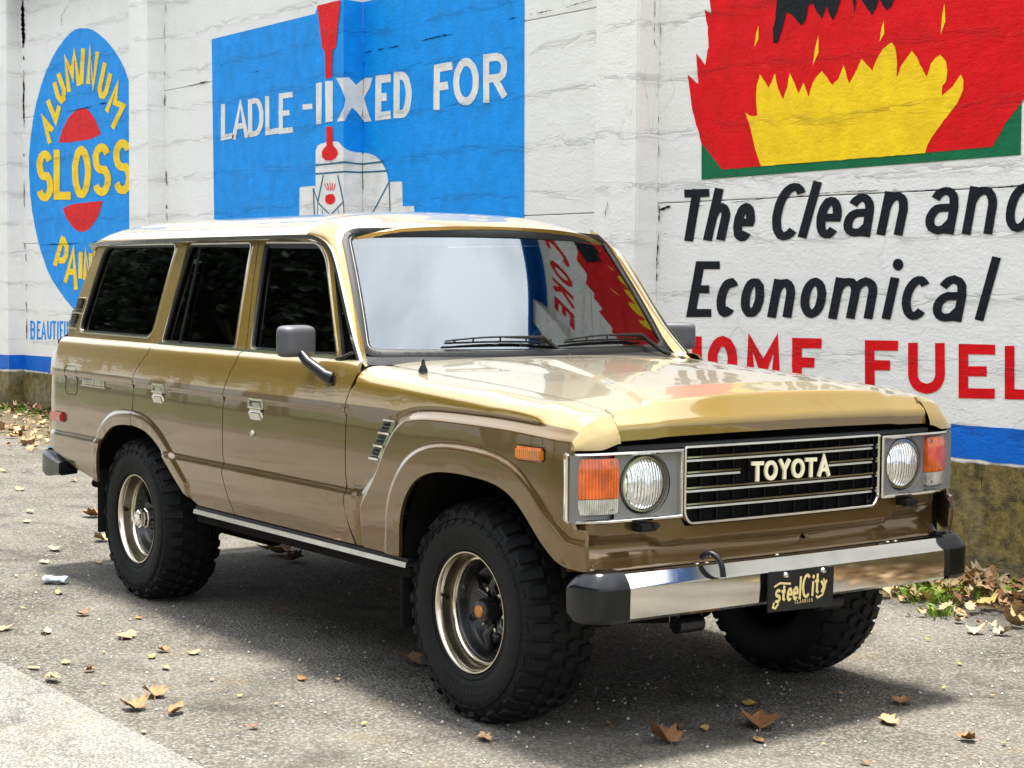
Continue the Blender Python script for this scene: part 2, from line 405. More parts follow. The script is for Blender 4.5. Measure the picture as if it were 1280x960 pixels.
    def sweep(s, path, prof, side, mat, closed=False, angle=40, cap=True):
        """sweep the 2D profile (a along 'side' vectors, b along side x tangent) along path; side: vector or per-point array"""
        P = np.array(path, float); m = len(P); T = (np.roll(P, -1, 0)-np.roll(P, 1, 0)) if closed else np.gradient(P, axis=0)
        T /= np.maximum(np.linalg.norm(T, axis=1, keepdims=True), 1e-9)
        S = np.broadcast_to(np.array(side, float), P.shape).copy(); S -= T*np.sum(S*T, 1, keepdims=True); S /= np.linalg.norm(S, axis=1, keepdims=True)
        W = np.cross(T, S); n = len(prof); V = []
        for i in range(m):
            for a, b in prof: V.append(P[i]+S[i]*a+W[i]*b)
        Fc = [(i*n+k, i*n+(k+1) % n, (i+1) % m*n+(k+1) % n, (i+1) % m*n+k) for i in range(m if closed else m-1) for k in range(n)]
        if cap and not closed: Fc += [tuple(range(n))[::-1], tuple(range((m-1)*n, m*n))]
        s.addauto(V, Fc, mat, angle)
    def skin(s, outline, lift, mat, res=.03, holes=(), creases=(), flange=.012, sign=1, back=False, fmat=None):
        """curved sheet: outline in (u,v), lifted to 3D, exact normals, edges folded inwards"""
        loops = [dense(outline, res)]+[dense(h, res) for h in holes]
        lo = loops[0].min(0); hi = loops[0].max(0)
        gx, gy = np.meshgrid(np.arange(lo[0]+res/2, hi[0], res), np.arange(lo[1]+res/2, hi[1], res)); G = np.stack([gx.ravel(), gy.ravel()], 1)
        k = pip(G, loops[0])
        for h in loops[1:]: k &= ~pip(G, h)
        G = G[k]
        for l in loops: G = G[segdist(G[:, 0], G[:, 1], l, True) > res*.4]
        pts = []; edges = []
        for l in loops:
            b = len(pts); pts += [tuple(p) for p in l]; edges += [(b+i, b+(i+1) % len(l)) for i in range(len(l))]
        for c in creases:
            c = dense(c, res, False); b = len(pts); pts += [tuple(p) for p in c]; edges += [(b+i, b+i+1) for i in range(len(c)-1)]
        pts += [tuple(p) for p in G]
        V, _, T, _, _, _ = delaunay_2d_cdt([Vector(p) for p in pts], edges, [], 0, 1e-6)
        V = np.array([v[:] for v in V]); T = np.array([t for t in T]); cen = V[T].mean(1); k = pip(cen, loops[0])
        for h in loops[1:]: k &= ~pip(cen, h)
        T = T[k]; used, inv = np.unique(T, return_inverse=True); V = V[used]; T = inv.reshape(-1, 3)
        def nrm(U):
            e = 2e-3; du = lift(U[:, 0]+e, U[:, 1])-lift(U[:, 0]-e, U[:, 1]); dv = lift(U[:, 0], U[:, 1]+e)-lift(U[:, 0], U[:, 1]-e)
            n = np.cross(du, dv)*sign; return n/np.maximum(np.linalg.norm(n, axis=1, keepdims=True), 1e-12)
        P = lift(V[:, 0], V[:, 1]); Nn = nrm(V)
        a = V[T]; ar = (a[:, 1, 0]-a[:, 0, 0])*(a[:, 2, 1]-a[:, 0, 1])-(a[:, 1, 1]-a[:, 0, 1])*(a[:, 2, 0]-a[:, 0, 0])
        T[(ar*sign) < 0] = T[(ar*sign) < 0][:, ::-1]
        s.add(P, T.tolist(), Nn, mat)
        if back: s.add(P-Nn*.003, T[:, ::-1].tolist(), -Nn, mat)
        if flange:
            for l in loops:
                Q = lift(l[:, 0], l[:, 1]); n = nrm(l); I = Q-n*flange; m = len(l)
                Fc = [(i, (i+1) % m, m+(i+1) % m, m+i) for i in range(m)]
                c = Q[1]-Q[0]
                # orientation: outward from the sheet (reverse if needed) - materials are two sided, so either works
                s.addauto(np.vstack([Q, I]), Fc, fmat or mat, 50)
PLOC = {}
def thing(name, label, cat, loc=(0, 0, 0), group=None):
    o = bpy.data.objects.new(name, None); COL.objects.link(o); o.location = loc; o['label'] = label; o['category'] = cat
    if group: o['group'] = group
    PLOC[o] = np.array(loc, float); return o
def tag(o, label, cat, group=None):
    o['label'] = label; o['category'] = cat
    if group: o['group'] = group
    return o

# ------------------------------------------------------------------ ground
def sheet(name, x0, x1, y0, y1, z, mat, kind='structure', res=None):
    b = B(); b.add([(x0, y0, z), (x1, y0, z), (x1, y1, z), (x0, y1, z)], [(0, 1, 2, 3)], [(0, 0, 1)]*4, mat); return b.build(name, None, {'kind': kind})
sheet('ground', -400, 400, -400, 400, -.012, GRASSG)
sheet('road', -60, 60, -7.5, 2.72, 0, ASPH)
sheet('road_lane', -60, 60, -5.2, -1.815, .006, ASPH2)
# verge: a low uneven bank of soil and litter along the foot of the wall
def verge():
    xs = np.arange(-22, 12, .12); ys = np.linspace(0, 1, 9); V = []
    for x in xs:
        wd = .62+.16*math.sin(x*1.7)+.1*math.sin(x*4.3+1)+(.75*ss(-x, 4, 9))
        for k, t in enumerate(ys):
            V.append((x, 2.705-wd*(1-t), -.002+.06*ss(t, 0, .8)+(rng.random()*.014 if 0 < k else 0)))
    n = len(ys); F_ = [(i*n+j, (i+1)*n+j, (i+1)*n+j+1, i*n+j+1) for i in range(len(xs)-1) for j in range(n-1)]
    b = B(); b.addauto(V, F_, SOIL); return b.build('verge', None, {'kind': 'structure'})
verge()

# ------------------------------------------------------------------ wall
WY = 2.70; PY = 2.54; PIL = [(-14.75, -14.30), (-11.47, -11.03), (-7.82, -7.378), (-4.28, -3.865), (-.872, -.462), (3.22, 3.65), (6.7, 7.13)]
WTOP = 4.62
wall = thing('retaining_wall', 'long white painted concrete wall with murals, blue stripe and mossy foot behind the truck', 'wall', (-4, 2.7, 0))
def facept(px, py, face, lift):
    if face == 'main': return onplane(px, py, 1, WY-lift)
    if face == 'front': return onplane(px, py, 1, PY-lift)
    return onplane(px, py, 0, face+lift)
FN = {'main': (0, -1, 0), 'front': (0, -1, 0)}
for i in range(len(PIL)-1):
    x0 = PIL[i][1]-.002; x1 = PIL[i+1][0]+.002; zj = 1.93+.011*(x0+x1)/2
    wt = WTOP if x0 < -1 else 4.30
    for za, zb in ((-.3, zj), (zj, 3.17), (3.17, wt)):
        b = B(); b.box(((x0+x1)/2, WY+.15, (za+zb)/2), (x1-x0, .30, zb-za-.004), WHITE, .006, seg=1); b.build('wall_panel', wall)
for x0, x1 in PIL:
    b = B(); wt = WTOP if x0 < 0 else 4.30; b.box(((x0+x1)/2, PY+.22, wt/2-.14), (x1-x0, .44, wt+.3), WHITE, .012, seg=2); b.build('pilaster', wall)
b = B(); b.box((-7.8, WY+.02, WTOP+.045), (14.6, .5, .09), SBLUE, .01); b.build('coping', wall)
b = B(); b.box((3.3, WY+.02, 4.30+.035), (7.6, .5, .07), SBLUE, .01); b.build('coping', wall)

def stripe():
    b = B()
    zt = lambda x: .7665+.0131*x; zb = lambda x: .604+.0131*x
    def seg(p0, p1, n):   # along a face from p0 to p1 (x,y)
        k = max(2, int(math.hypot(p1[0]-p0[0], p1[1]-p0[1])/.04)); V = []
        for i in range(k+1):
            x = p0[0]+(p1[0]-p0[0])*i/k; y = p0[1]+(p1[1]-p0[1])*i/k
            V += [(x+n[0]*.003, y+n[1]*.003, zb(x)+rng.normal()*.003+.006*math.sin(x*5)), (x+n[0]*.003, y+n[1]*.003, zt(x)+rng.normal()*.0012)]
        b.add(V, [(2*i, 2*i+2, 2*i+3, 2*i+1) for i in range(k)], [(*n, 0)]*len(V), SBLUE)
    for i in range(len(PIL)):
        a, c = PIL[i]
        seg((a, PY), (c, PY), (0, -1)); seg((c, PY), (c, WY), (1, 0)); seg((a, WY), (a, PY), (-1, 0))
        if i < len(PIL)-1: seg((c, WY), (PIL[i+1][0], WY), (0, -1))
    b.build('painted_stripe', wall)
stripe()

def clipx(poly, lo, hi):
    for lim, sg in ((lo, 1), (hi, -1)):
        o = []
        for i in range(len(poly)):
            a = poly[i]; c = poly[(i+1) % len(poly)]; ia = sg*(a[0]-lim) >= 0; ic = sg*(c[0]-lim) >= 0
            if ia: o.append(a)
            if ia != ic: t = (lim-a[0])/(c[0]-a[0]); o.append((lim, a[1]+t*(c[1]-a[1])))
        poly = o
        if not poly: return []
    return poly
def union(polys):
    pts = []; faces = []
    for p in polys:
        if len(p) < 3: continue
        b_ = len(pts); pts += [Vector((float(q[0]), float(q[1]))) for q in p]; faces.append(list(range(b_, b_+len(p))))
    if not faces: return None, None
    V, _, T, _, _, _ = delaunay_2d_cdt(pts, [], faces, 1, 1e-4)
    V = np.array([v[:] for v in V]); T = np.array([list(t) for t in T])
    if not len(T): return None, None
    cen = V[T].mean(1); k = np.zeros(len(T), bool)
    for p in polys:
        if len(p) >= 3: k |= pip(cen, np.array([tuple(q) for q in p]))
    return V, [list(map(int, t)) for t in T[k]]
def paint(polys, face, mat, lift, bld, clip=None):
    if clip: polys = [clipx([tuple(q) for q in p], *clip) for p in polys]
    V, T = union(polys)
    if V is None or not T: return
    P = np.array([facept(x, y, face, lift) for x, y in V]); n = FN.get(face, (1, 0, 0))
    T2 = []
    for t in T:
        c = np.cross(P[t[1]]-P[t[0]], P[t[2]]-P[t[0]]); T2.append(t if c@np.array(n) > 0 else t[::-1])
    bld.add(P, T2, [n]*len(P), mat)
def wob(poly, a=.35, res=6):
    p = dense(poly, res); return p+rng.normal(size=p.shape)*a
# pen strokes
def strokes(line, pen, closed=False):
    P = np.array(line, float); S = np.array([pen[0]/2, pen[1]/2]); Q = P/S; m = len(Q); segs = m if closed else m-1
    D = [(Q[(i+1) % m]-Q[i])/max(1e-9, np.linalg.norm(Q[(i+1) % m]-Q[i])) for i in range(segs)]
    nr = [np.array([-d[1], d[0]]) for d in D]; off = []
    for i in range(m):
        if closed: a, b_ = nr[i-1], nr[i]
        elif i == 0: a = b_ = nr[0]
        elif i == m-1: a = b_ = nr[-1]
        else: a, b_ = nr[i-1], nr[i]
        s = a+b_; l = s@s
        if l < .35: s = s/max(l**.5, .1)*1.9
        else: s = s*2/l
        off.append(s)
    o = []
    for i in range(segs):
        j = (i+1) % m; o.append([(Q[i]+off[i])*S, (Q[j]+off[j])*S, (Q[j]-off[j])*S, (Q[i]-off[i])*S])
    return o
def arc(cx, cy, rx, ry, a0, a1, n=12): return [(cx+rx*math.cos(math.radians(a0+(a1-a0)*k/n)), cy+ry*math.sin(math.radians(a0+(a1-a0)*k/n))) for k in range(n+1)]
O_ = (arc(.5, .5, .5, .5, 0, 360, 24)[:-1], True)
GL = {
 'A': [[(0, 0), (.5, 1), (1, 0)], [(.2, .3), (.8, .3)]], 'B': [[(0, 0), (0, 1), (.55, 1)]+arc(.6, .77, .38, .23, 80, -80, 8)+[(0, .54)], [(0, .54), (.55, .54)]+arc(.6, .27, .4, .27, 80, -80, 8)+[(0, 0)]],
 'C': [arc(.52, .5, .52, .5, 48, 312, 18)], 'D': [[(0, 0), (0, 1), (.4, 1)]+arc(.45, .5, .55, .5, 80, -80, 12)+[(.4, 0), (0, 0)]],
 'E': [[(1, 1), (0, 1), (0, 0), (1, 0)], [(0, .5), (.88, .5)]], 'F': [[(1, 1), (0, 1), (0, 0)], [(0, .5), (.88, .5)]],
 'H': [[(0, 0), (0, 1)], [(1, 0), (1, 1)], [(0, .5), (1, .5)]], 'I': [[(.5, 0), (.5, 1)]], 'K': [[(0, 0), (0, 1)], [(1, 1), (.05, .42)], [(.3, .6), (1, 0)]],
 'L': [[(0, 1), (0, 0), (1, 0)]], 'M': [[(0, 0), (0, 1), (.5, .25), (1, 1), (1, 0)]], 'N': [[(0, 0), (0, 1), (1, 0), (1, 1)]],
 'O': [O_], 'P': [[(0, 0), (0, 1), (.55, 1)]+arc(.55, .74, .45, .26, 80, -80, 8)+[(0, .48)]],
 'R': [[(0, 0), (0, 1), (.55, 1)]+arc(.58, .74, .4, .26, 80, -80, 8)+[(0, .48)], [(.45, .48), (1, 0)]],
 'S': [arc(.5, .745, .46, .255, 25, 250, 11)+[(.5, .5)]+arc(.5, .265, .48, .265, 60, -155, 11)],
 'T': [[(0, 1), (1, 1)], [(.5, 1), (.5, 0)]], 'U': [[(0, 1), (0, .35)]+arc(.5, .33, .5, .33, 190, 350, 10)+[(1, .35), (1, 1)]],
 'X': [[(0, 1), (1, 0)], [(1, 1), (0, 0)]], 'Y': [[(0, 1), (.5, .48), (1, 1)], [(.5, .5), (.5, 0)]], '-': [[(0, .5), (1, .5)]],
 'a': [[(.06, .80)]+arc(.5, .68, .46, .32, 135, 10, 8)+[(1, .6), (1, 0)], [(1, .58), (.5, .57)]+arc(.42, .29, .42, .28, 95, 270, 9)+[(.7, .02), (1, .22)]],
 'c': [arc(.52, .5, .52, .5, 45, 315, 16)], 'd': [(arc(.46, .31, .46, .31, 0, 360, 20)[:-1], True), [(1, 1), (1, 0)]],
 'e': [[(.04, .5), (.97, .5)]+arc(.5, .5, .5, .5, 8, 318, 18)], 'h': [[(0, 0), (0, 1)], [(0, .4)]+arc(.5, .42, .5, .24, 165, 0, 8)+[(1, 0)]],
 'i': [[(.5, 0), (.5, .72)]], 'l': [[(.5, 0), (.5, 1)]], 'm': [[(0, 0), (0, 1)], [(0, .6)]+arc(.25, .68, .25, .32, 160, 0, 7)+[(.5, 0)], [(.5, .6)]+arc(.75, .68, .25, .32, 160, 0, 7)+[(1, 0)]],
 'n': [[(0, 0), (0, 1)], [(0, .6)]+arc(.5, .62, .5, .38, 165, 0, 8)+[(1, 0)]], 'o': [O_],
 't': [[(.4, 1), (.4, .15), (.9, .05)], [(0, .7), (.9, .7)]], 'y': [[(0, 1), (.5, .35)], [(1, 1), (.25, -.35)]],
}
def glyph(ch, quad, pen):
    """quad TL,TR,BR,BL of the letter's outer box (px); returns polygons"""
    TL, TR, BR, BL = [np.array(q, float) for q in quad]; wd = max(2, np.linalg.norm(TR-TL)); ht = np.linalg.norm(TL-BL)
    ia = min(.45, pen[0]/2/wd); ib = min(.45, pen[1]/2/ht); o = []
    for st in GL[ch]:
        closed = False
        if isinstance(st, tuple): st, closed = st
        pts = []; ends = []
        for (u, v) in st:
            # flat ends reach the box; only inset what runs along its border
            u_ = ia+u*(1-2*ia); v_ = ib+v*(1-2*ib); pts.append([u_, v_])
        if not closed:
            for k, o_ in ((0, 1), (-1, -2)):
                if len(st) > 1 and abs(st[k][0]-st[o_][0]) < 1e-6 or ch in 'AXKYMN':
                    if st[k][1] in (0, 1): pts[k][1] = st[k][1]
                elif abs(st[k][1]-st[o_][1]) < 1e-6 and st[k][0] in (0, 1): pts[k][0] = st[k][0]
        q = [BL+(BR-BL)*u+((TL+(TR-TL)*u)-(BL+(BR-BL)*u))*v for u, v in pts]
        q = [p+rng.normal(size=2)*.18 for p in q]
        o += strokes(q, pen, closed)
    if ch == 'i':
        c = TL*.5+TR*.5; c = c+(BL*.5+BR*.5-c)*.09; o.append([(c[0]+pen[0]*.6*math.cos(t), c[1]+pen[1]*.75*math.sin(t)) for t in np.linspace(0, 2*math.pi, 13)[:-1]])
    return o
def Q4(x0, x1, yt0, yb0, yt1=None, yb1=None, slant=0):
    yt1 = yt0 if yt1 is None else yt1; yb1 = yb0 if yb1 is None else yb1
    return [(x0+slant, yt0), (x1+slant, yt1), (x1, yb1), (x0, yb0)]
def c3(pts, ox, oy, s): return [(ox+x/s, oy+y/s) for x, y in pts]

# --- mural: ALUMINUM SLOSS PAINT oval
m1 = B()
oval = [(97.5, 35), (112.5, 35.6), (123, 42), (131, 49), (140, 59), (148, 71), (155, 84), (161, 101), (166, 122), (169, 150), (172, 200), (172, 240), (169, 280), (160, 330), (145, 375), (128, 400), (112, 399), (98, 392), (86, 380), (72, 361), (64, 348), (58.8, 337), (54, 323), (49.4, 309), (45, 291), (41, 270), (38.4, 250), (36.6, 228), (36, 207), (36.6, 188), (38.4, 169), (41, 152), (44, 135), (48, 118), (52.5, 103), (57, 90), (62, 79), (68, 67), (75, 56), (86, 42)]
paint([wob(smoothpoly(oval, 1, True), .12)], 'main', WBLUE, .003, m1); ovo = m1.build('painted_oval', wall)
b = B()
S5 = lambda pts: c3(pts, 0, 0, 5.333)
for st in ([(333, 955), (288, 785), (353, 872)], [(312, 880), (334, 838)], [(318, 668), (371, 800), (396, 706)], [(362, 548), (385, 640), (408, 672), (424, 655), (428, 600), (388, 490)],
           [(460, 612), (437, 395), (482, 500), (496, 350), (526, 572)], [(555, 322), (542, 560)], [(588, 560), (600, 325), (620, 580), (650, 345)],
           [(700, 418), (664, 590), (672, 635), (690, 640), (708, 610), (737, 490)], [(710, 745), (782, 562), (766, 682), (820, 708), (748, 855)]):
    paint(strokes(S5(st), (5.0, 7.5)), 'main', WYEL, .0062+rng.random()*.0006, b)
S6 = lambda pts: c3(pts, 40, 260, 5.333)
for st in ([(152, 385), (207, 190)], [(207, 200), (232, 262), (228, 318), (210, 350), (178, 350)], [(222, 497), (275, 282), (294, 545)], [(238, 425), (290, 425)], [(325, 292), (322, 470)], [(352, 480), (358, 292), (385, 470), (392, 300)], [(410, 300), (440, 300)], [(425, 300), (425, 470)]):
    paint(strokes(S6(st), (5.0, 7.5)), 'main', WYEL, .0062+rng.random()*.0006, b)
for ch, x0, x1, y0, y1 in (('S', 45, 66.8, 188, 252), ('L', 67.2, 88.7, 187, 249.5), ('O', 90, 113.8, 182.2, 248), ('S', 115.2, 139, 179, 245.3), ('S', 141, 165.5, 174, 243)):
    paint(glyph(ch, Q4(x0, x1, y0, y1), (7.6, 10)), 'main', WYEL, .007, b)
b.build('painted_lettering', ovo)
b = B()
paint([wob(smoothpoly([(73, 180.6), (75, 171), (80.6, 155.6), (88, 143.4), (97, 136), (105, 134.6), (110, 137), (116, 144.4), (122.8, 157.5), (127.5, 171)], 1, True), .1)], 'main', WRED, .0055, b)
paint([wob(smoothpoly([(76.9, 256.6), (82.5, 272.5), (91.9, 285.6), (102.2, 291), (112.5, 285.6), (122.8, 270.6), (128.4, 251.3), (128, 251)], 1, True), .1)], 'main', WRED, .0055, b)
b.build('painted_half_discs', ovo)
b = B()
S7 = lambda x: x/4.8
for ch, x0, x1 in (('B', 38, 44), ('E', 45.8, 50.8), ('A', 51, 57.8), ('U', 59, 64.2), ('T', 64.8, 70), ('I', 71, 73), ('F', 74.6, 79), ('U', 80, 85), ('L', 86, 90)):
    paint(glyph(ch, Q4(x0, x1, 401, 424, 401.5, 424.5), (1.8, 3)), 'main', WTEAL if 0 else WBLUE, .003, b)
b.build('painted_lettering', wall)

# --- mural: ladle and bucket on blue, folding over the pilaster
FAC = [('main', (264, 403)), ('front', (394.5, 429.4)), (-3.865, (429.4, 453.7)), ('main', (453.7, 656))]
def multi(polys, mat, lift, bld, faces=(0, 1, 2, 3)):
    for k in faces:
        f, cl = FAC[k]; paint(polys, f, mat, lift, bld, cl)
b = B()
multi([[(264.5, 49), (330, 33), (403, 15), (403, 300), (268, 300)]], WBLUE, .003, b, (0,))
multi([[(394, 17), (396.5, 8), (412, 3), (430, -1), (430, 300), (394, 300)]], WBLUE, .003, b, (1,))
multi([[(429, -1), (440, 0.5), (454, 3), (454, 300), (429, 300)]], WBLUE, .003, b, (2,))
multi([[(453, 3), (520, -14), (590, -32), (655.5, -50), (655, 282), (453, 300)]], WBLUE, .003, b, (3,))
ladle = b.build('painted_panel', wall)
b = B()
white = [(374, 268), (374, 234), (391, 232.5), (391.5, 300), (519, 300), (517.5, 257), (503.5, 258), (502.7, 226.8), (485.5, 228), (485, 218), (483, 208), (478, 200), (472, 195), (462, 191), (452, 190), (440, 188), (432, 184), (426, 178), (420, 176), (406, 179), (400, 181), (395, 186), (395, 220), (374, 268)]
multi([[(374, 300), (374.5, 234), (391, 232.5), (403, 232), (403, 300)]], WWHT, .0055, b, (0,))
multi([[(392, 300), (392, 225), (394, 190), (397, 182), (401, 179.5), (408, 178), (420, 176.5), (424, 178), (428, 183), (432, 186), (438, 189), (445, 190.5), (454, 191), (462, 192), (469, 195), (475, 200), (480, 208), (484, 217), (485.5, 228), (485, 227.5), (502.7, 226.8), (503.5, 258), (517.5, 257), (519.5, 300)]], WWHT, .0055, b, (1, 2, 3))
b.build('painted_bucket', ladle)
b = B()
for st, pn in (([(394, 206.5), (410, 205), (430, 202.5), (445, 204.5), (454, 205), (479, 202)], 2.2), ([(394, 217.5), (412, 216), (430, 214.5), (450, 215.5), (484, 213.5)], 2.2), ([(391.5, 236), (393, 270)], 1.3), ([(404, 219), (397, 253), (413, 269), (429.2, 252), (422, 219)], 1.5), ([(391.5, 235), (397, 252)], 1.2), ([(429.2, 252), (430.5, 275)], 1.4), ([(403, 262), (403.5, 276)], .8), ([(423, 262), (423.5, 276)], .8), ([(397, 255), (396.5, 276)], .8), ([(486, 228), (470, 258), (460, 276)], 1.5), ([(486.5, 226), (487.5, 276)], 1.4)):
    multi(strokes(st, (pn, pn)), WTEAL, .0075, b, (1, 2, 3) if st[0][0] > 392 else (0, 1))
b.build('painted_outline', ladle)
b = B()
multi([[(396.5, 7), (425.5, 0), (420, 58), (415.5, 63), (415, 97), (406.5, 98), (406, 64), (402.5, 60)], [(407.5, 158.5), (415.5, 158), (415.8, 181), (421, 187), (422.5, 192), (420, 197), (414, 200.5), (407, 200.5), (402.5, 196), (402, 190), (405, 185), (408, 182)], [(406, 250), (407.5, 244), (412, 242.5), (417, 243), (419, 248), (418, 253), (413, 256), (408, 254)]], WRED, .008, b, (1,))
for k in range(5): multi(strokes([(405.5+k*3.4, 228-abs(k-2)*-.7), (409.5+k*1.8, 238)], (1.0, 1.0)), WRED, .008, b, (1,))
b.build('painted_thermometer', ladle)
b = B()
def word(faces, mat, lift, bld, items, pen):
    for ch, x0, x1, yt0, yb0, yt1, yb1 in items: multi(glyph(ch, Q4(x0, x1, yt0, yb0, yt1, yb1), pen), mat, lift, bld, faces)
word((0,), WWHT, .006, b, [('L', 276.5, 292, 130.5, 176, 127, 173), ('A', 289.5, 311, 127.5, 174.5, 124, 171.5), ('D', 310, 329.5, 124, 171.5, 121, 169), ('L', 331.5, 348.5, 120.5, 169, 117.5, 167), ('E', 348.5, 366, 117, 167.5, 114.5, 165.5), ('-', 378, 390.5, 126, 142, 125, 141)], (5.2, 6.8))
paint([[(395, 104), (402.5, 103), (401.8, 154.5), (395.3, 155.8)], [(406.3, 101.5), (416, 101), (416, 151.5), (407, 153)]], 'front', WWHT, .006, b)
multi([[(420, 97.5), (436, 96.5), (445, 106), (456, 97.5), (466, 97), (462, 110), (455, 122), (459, 137), (464.5, 151.5), (455.5, 152.5), (446.5, 140), (440, 134), (430.5, 151), (421, 152), (430, 134), (432, 124), (427, 111)]], WWHT, .006, b, (1, 2, 3))
word((3,), WWHT, .006, b, [('E', 469, 488.5, 94.5, 150.5, 92.5, 148.5), ('D', 492, 514.8, 90, 148, 89.5, 146.5), ('F', 542.3, 565.5, 81, 138, 77, 134), ('O', 566.4, 598.8, 73.5, 133, 71.5, 131), ('R', 604, 634.6, 68, 128.5, 65, 126)], (7.6, 10))
b.build('painted_lettering', ladle)

# --- mural: flames and coke sign
S3 = lambda pts: c3(pts, 820, 0, 2.783)
b = B()
paint([S3([(158, 484), (170, 500), (158, 360), (1272, 340), (1272, 356), (1268, 539), (158, 625)])], 'main', WGRN, .003, b); fl = b.build('painted_sign', wall)
b = B()
redp = [(158, 497), (125, 380), (110, 258), (128, 278), (147, 292), (140, 185), (155, 205), (172, 226), (182, 150), (180, 95), (168, 33), (182, 42), (192, 45), (186, 0), (180, -40), (190, -90), (200, -60), (215, -120), (220, -200), (245, -150), (270, -230), (300, -300), (330, -240), (360, -280), (400, -330), (430, -260), (470, -280), (520, -350), (560, -270), (620, -290), (680, -350), (730, -260), (800, -290), (860, -350), (900, -250), (960, -270), (1040, -330), (1080, -240), (1130, -260), (1200, -300), (1220, -200), (1270, -230), (1300, -130), (1370, -190), (1390, -40), (1430, -60), (1425, 80), (1450, 70), (1400, 220), (1275, 350), (1215, 430), (1170, 510), (935, 531), (365, 578), (230, 590)]
paint([wob(S3(redp), .25, 5)], 'main', WRED, .0045, b); b.build('painted_red_flame', fl)
b = B()
yel = [(365, 578), (345, 520), (330, 450), (312, 393), (332, 404), (353, 404), (348, 350), (350, 300), (362, 258), (378, 283), (392, 306), (402, 285), (413, 255), (425, 310), (442, 345), (455, 310), (465, 255), (482, 290), (495, 326), (504, 310), (513, 288), (522, 310), (530, 336), (545, 290), (560, 265), (577, 247), (595, 270), (612, 296), (634, 275), (653, 226), (662, 260), (672, 291), (695, 250), (715, 205), (735, 225), (752, 246), (768, 205), (790, 170), (820, 147), (832, 165), (838, 200), (838, 271), (855, 225), (890, 177), (908, 200), (918, 225), (942, 269), (955, 225), (970, 205), (988, 190), (1008, 212), (1014, 245), (1008, 285), (995, 300), (995, 333), (1030, 305), (1045, 280), (1060, 259), (1070, 280), (1068, 315), (1050, 355), (1000, 420), (965, 470), (945, 500), (935, 533)]
paint([wob(S3(yel), .2, 5)], 'main', WYEL, .006, b)
for p, q, w_ in (((342, 165), (356, 88), 10), ((545, 228), (565, 122), 14), ((778, 145), (792, 72), 12), ((990, 120), (1003, 10), 14)):
    paint([S3([p, ((p[0]+q[0])/2+w_*.75, (p[1]+q[1])/2+8), q, ((p[0]+q[0])/2-w_*.1, (p[1]+q[1])/2-8)])], 'main', WYEL, .0065, b)
b.build('painted_yellow_flame', fl)
b = B()
coal = [(408, 150), (422, 150), (440, 100), (455, 40), (470, 50), (490, 70), (505, 90), (520, 70), (530, 20), (545, 10), (560, 40), (577, 66), (592, 20), (603, 50), (614, 70), (625, 50), (645, -12), (682, -12), (690, 48), (697, -5), (712, -3), (735, 30), (752, 52), (765, 30), (776, -8), (790, 20), (803, 34), (818, 22), (832, -12), (900, -100), (960, -180), (900, -260), (760, -300), (560, -310), (420, -280), (380, -180), (425, -60), (415, 60), (408, 100)]
paint([wob(S3(coal), .25, 5)], 'main', WBLK, .0075, b); b.build('painted_coal', fl)
b = B(); WX = lambda x, z: None
def metric_word(txt, x0, z0, cw, ch, gap, pen, mat, bld, dz=0):
    # straight lettering laid out in metres on the wall plane
    for i, c in enumerate(txt):
        if c == ' ': continue
        xa = x0+i*(cw+gap); q = [(xa*1e3, (z0+ch)*1e3), ((xa+cw)*1e3, (z0+ch)*1e3), ((xa+cw)*1e3, z0*1e3), (xa*1e3, z0*1e3)]
        V, T = union(glyph(c, q, pen)); V = V/1e3
        P = np.stack([V[:, 0], np.full(len(V), WY-.005), V[:, 1]], 1)
        T = [t if np.cross(P[t[1]]-P[t[0]], P[t[2]]-P[t[0]])[1] < 0 else t[::-1] for t in T]
        bld.add(P, T, [(0, -1, 0)]*len(P), mat)
metric_word('COKE', 1.84, 3.50, .24, .42, .085, (70, 85), WRED, b); b.build('painted_lettering', fl)
b = B(); b.add([(-.44, WY-.003, 4.10), (3.2, WY-.003, 4.10), (3.2, WY-.003, 4.297), (-.44, WY-.003, 4.297)], [(0, 1, 2, 3)], [(0, -1, 0)]*4, SBLUE); b.build('painted_border', fl)

# --- slogan
S4 = lambda pts: c3(pts, 820, 200, 2.783)
b = B()
for ch, q in (('T', [(101, 103), (187, 100), (156, 283), (70, 283)]), ('h', [(205, 98), (278, 98), (242, 279), (162, 279)]), ('e', [(281, 150), (353, 150), (334, 283), (258, 283)]),
              ('C', [(430, 78), (540, 82), (495, 280), (385, 278)]), ('l', [(545, 75), (580, 75), (524, 271), (490, 271)]), ('e', [(570, 128), (655, 128), (636, 273), (546, 273)]), ('a', [(674, 117), (769, 117), (746, 268), (640, 268)]), ('n', [(797, 111), (888, 111), (857, 262), (765, 262)]),
              ('a', [(960, 94), (1065, 94), (1036, 258), (925, 258)]), ('n', [(1092, 92), (1196, 92), (1171, 258), (1062, 258)]), ('d', [(1255, -5), (1362, -5), (1315, 250), (1200, 250)]),
              ('E', [(140, 352), (225, 352), (190, 546), (105, 546)]), ('c', [(224, 411), (297, 411), (274, 546), (200, 546)]), ('o', [(305, 411), (385, 411), (367, 547), (286, 547)]), ('n', [(411, 414), (493, 414), (471, 547), (385, 547)]), ('o', [(512, 410), (600, 410), (583, 549), (494, 549)]),
              ('m', [(626, 409), (779, 409), (753, 552), (597, 552)]), ('i', [(827, 345), (865, 345), (818, 553), (780, 553)]), ('c', [(870, 404), (966, 404), (942, 556), (842, 556)]), ('a', [(986, 402), (1093, 402), (1062, 563), (952, 563)]), ('l', [(1165, 338), (1203, 338), (1142, 557), (1103, 557)])):
    paint(glyph(ch, S4(q), (11.2, 10.0)), 'main', WBLK, .003+rng.random()*.001, b)
b.build('painted_lettering', wall)
b = B()
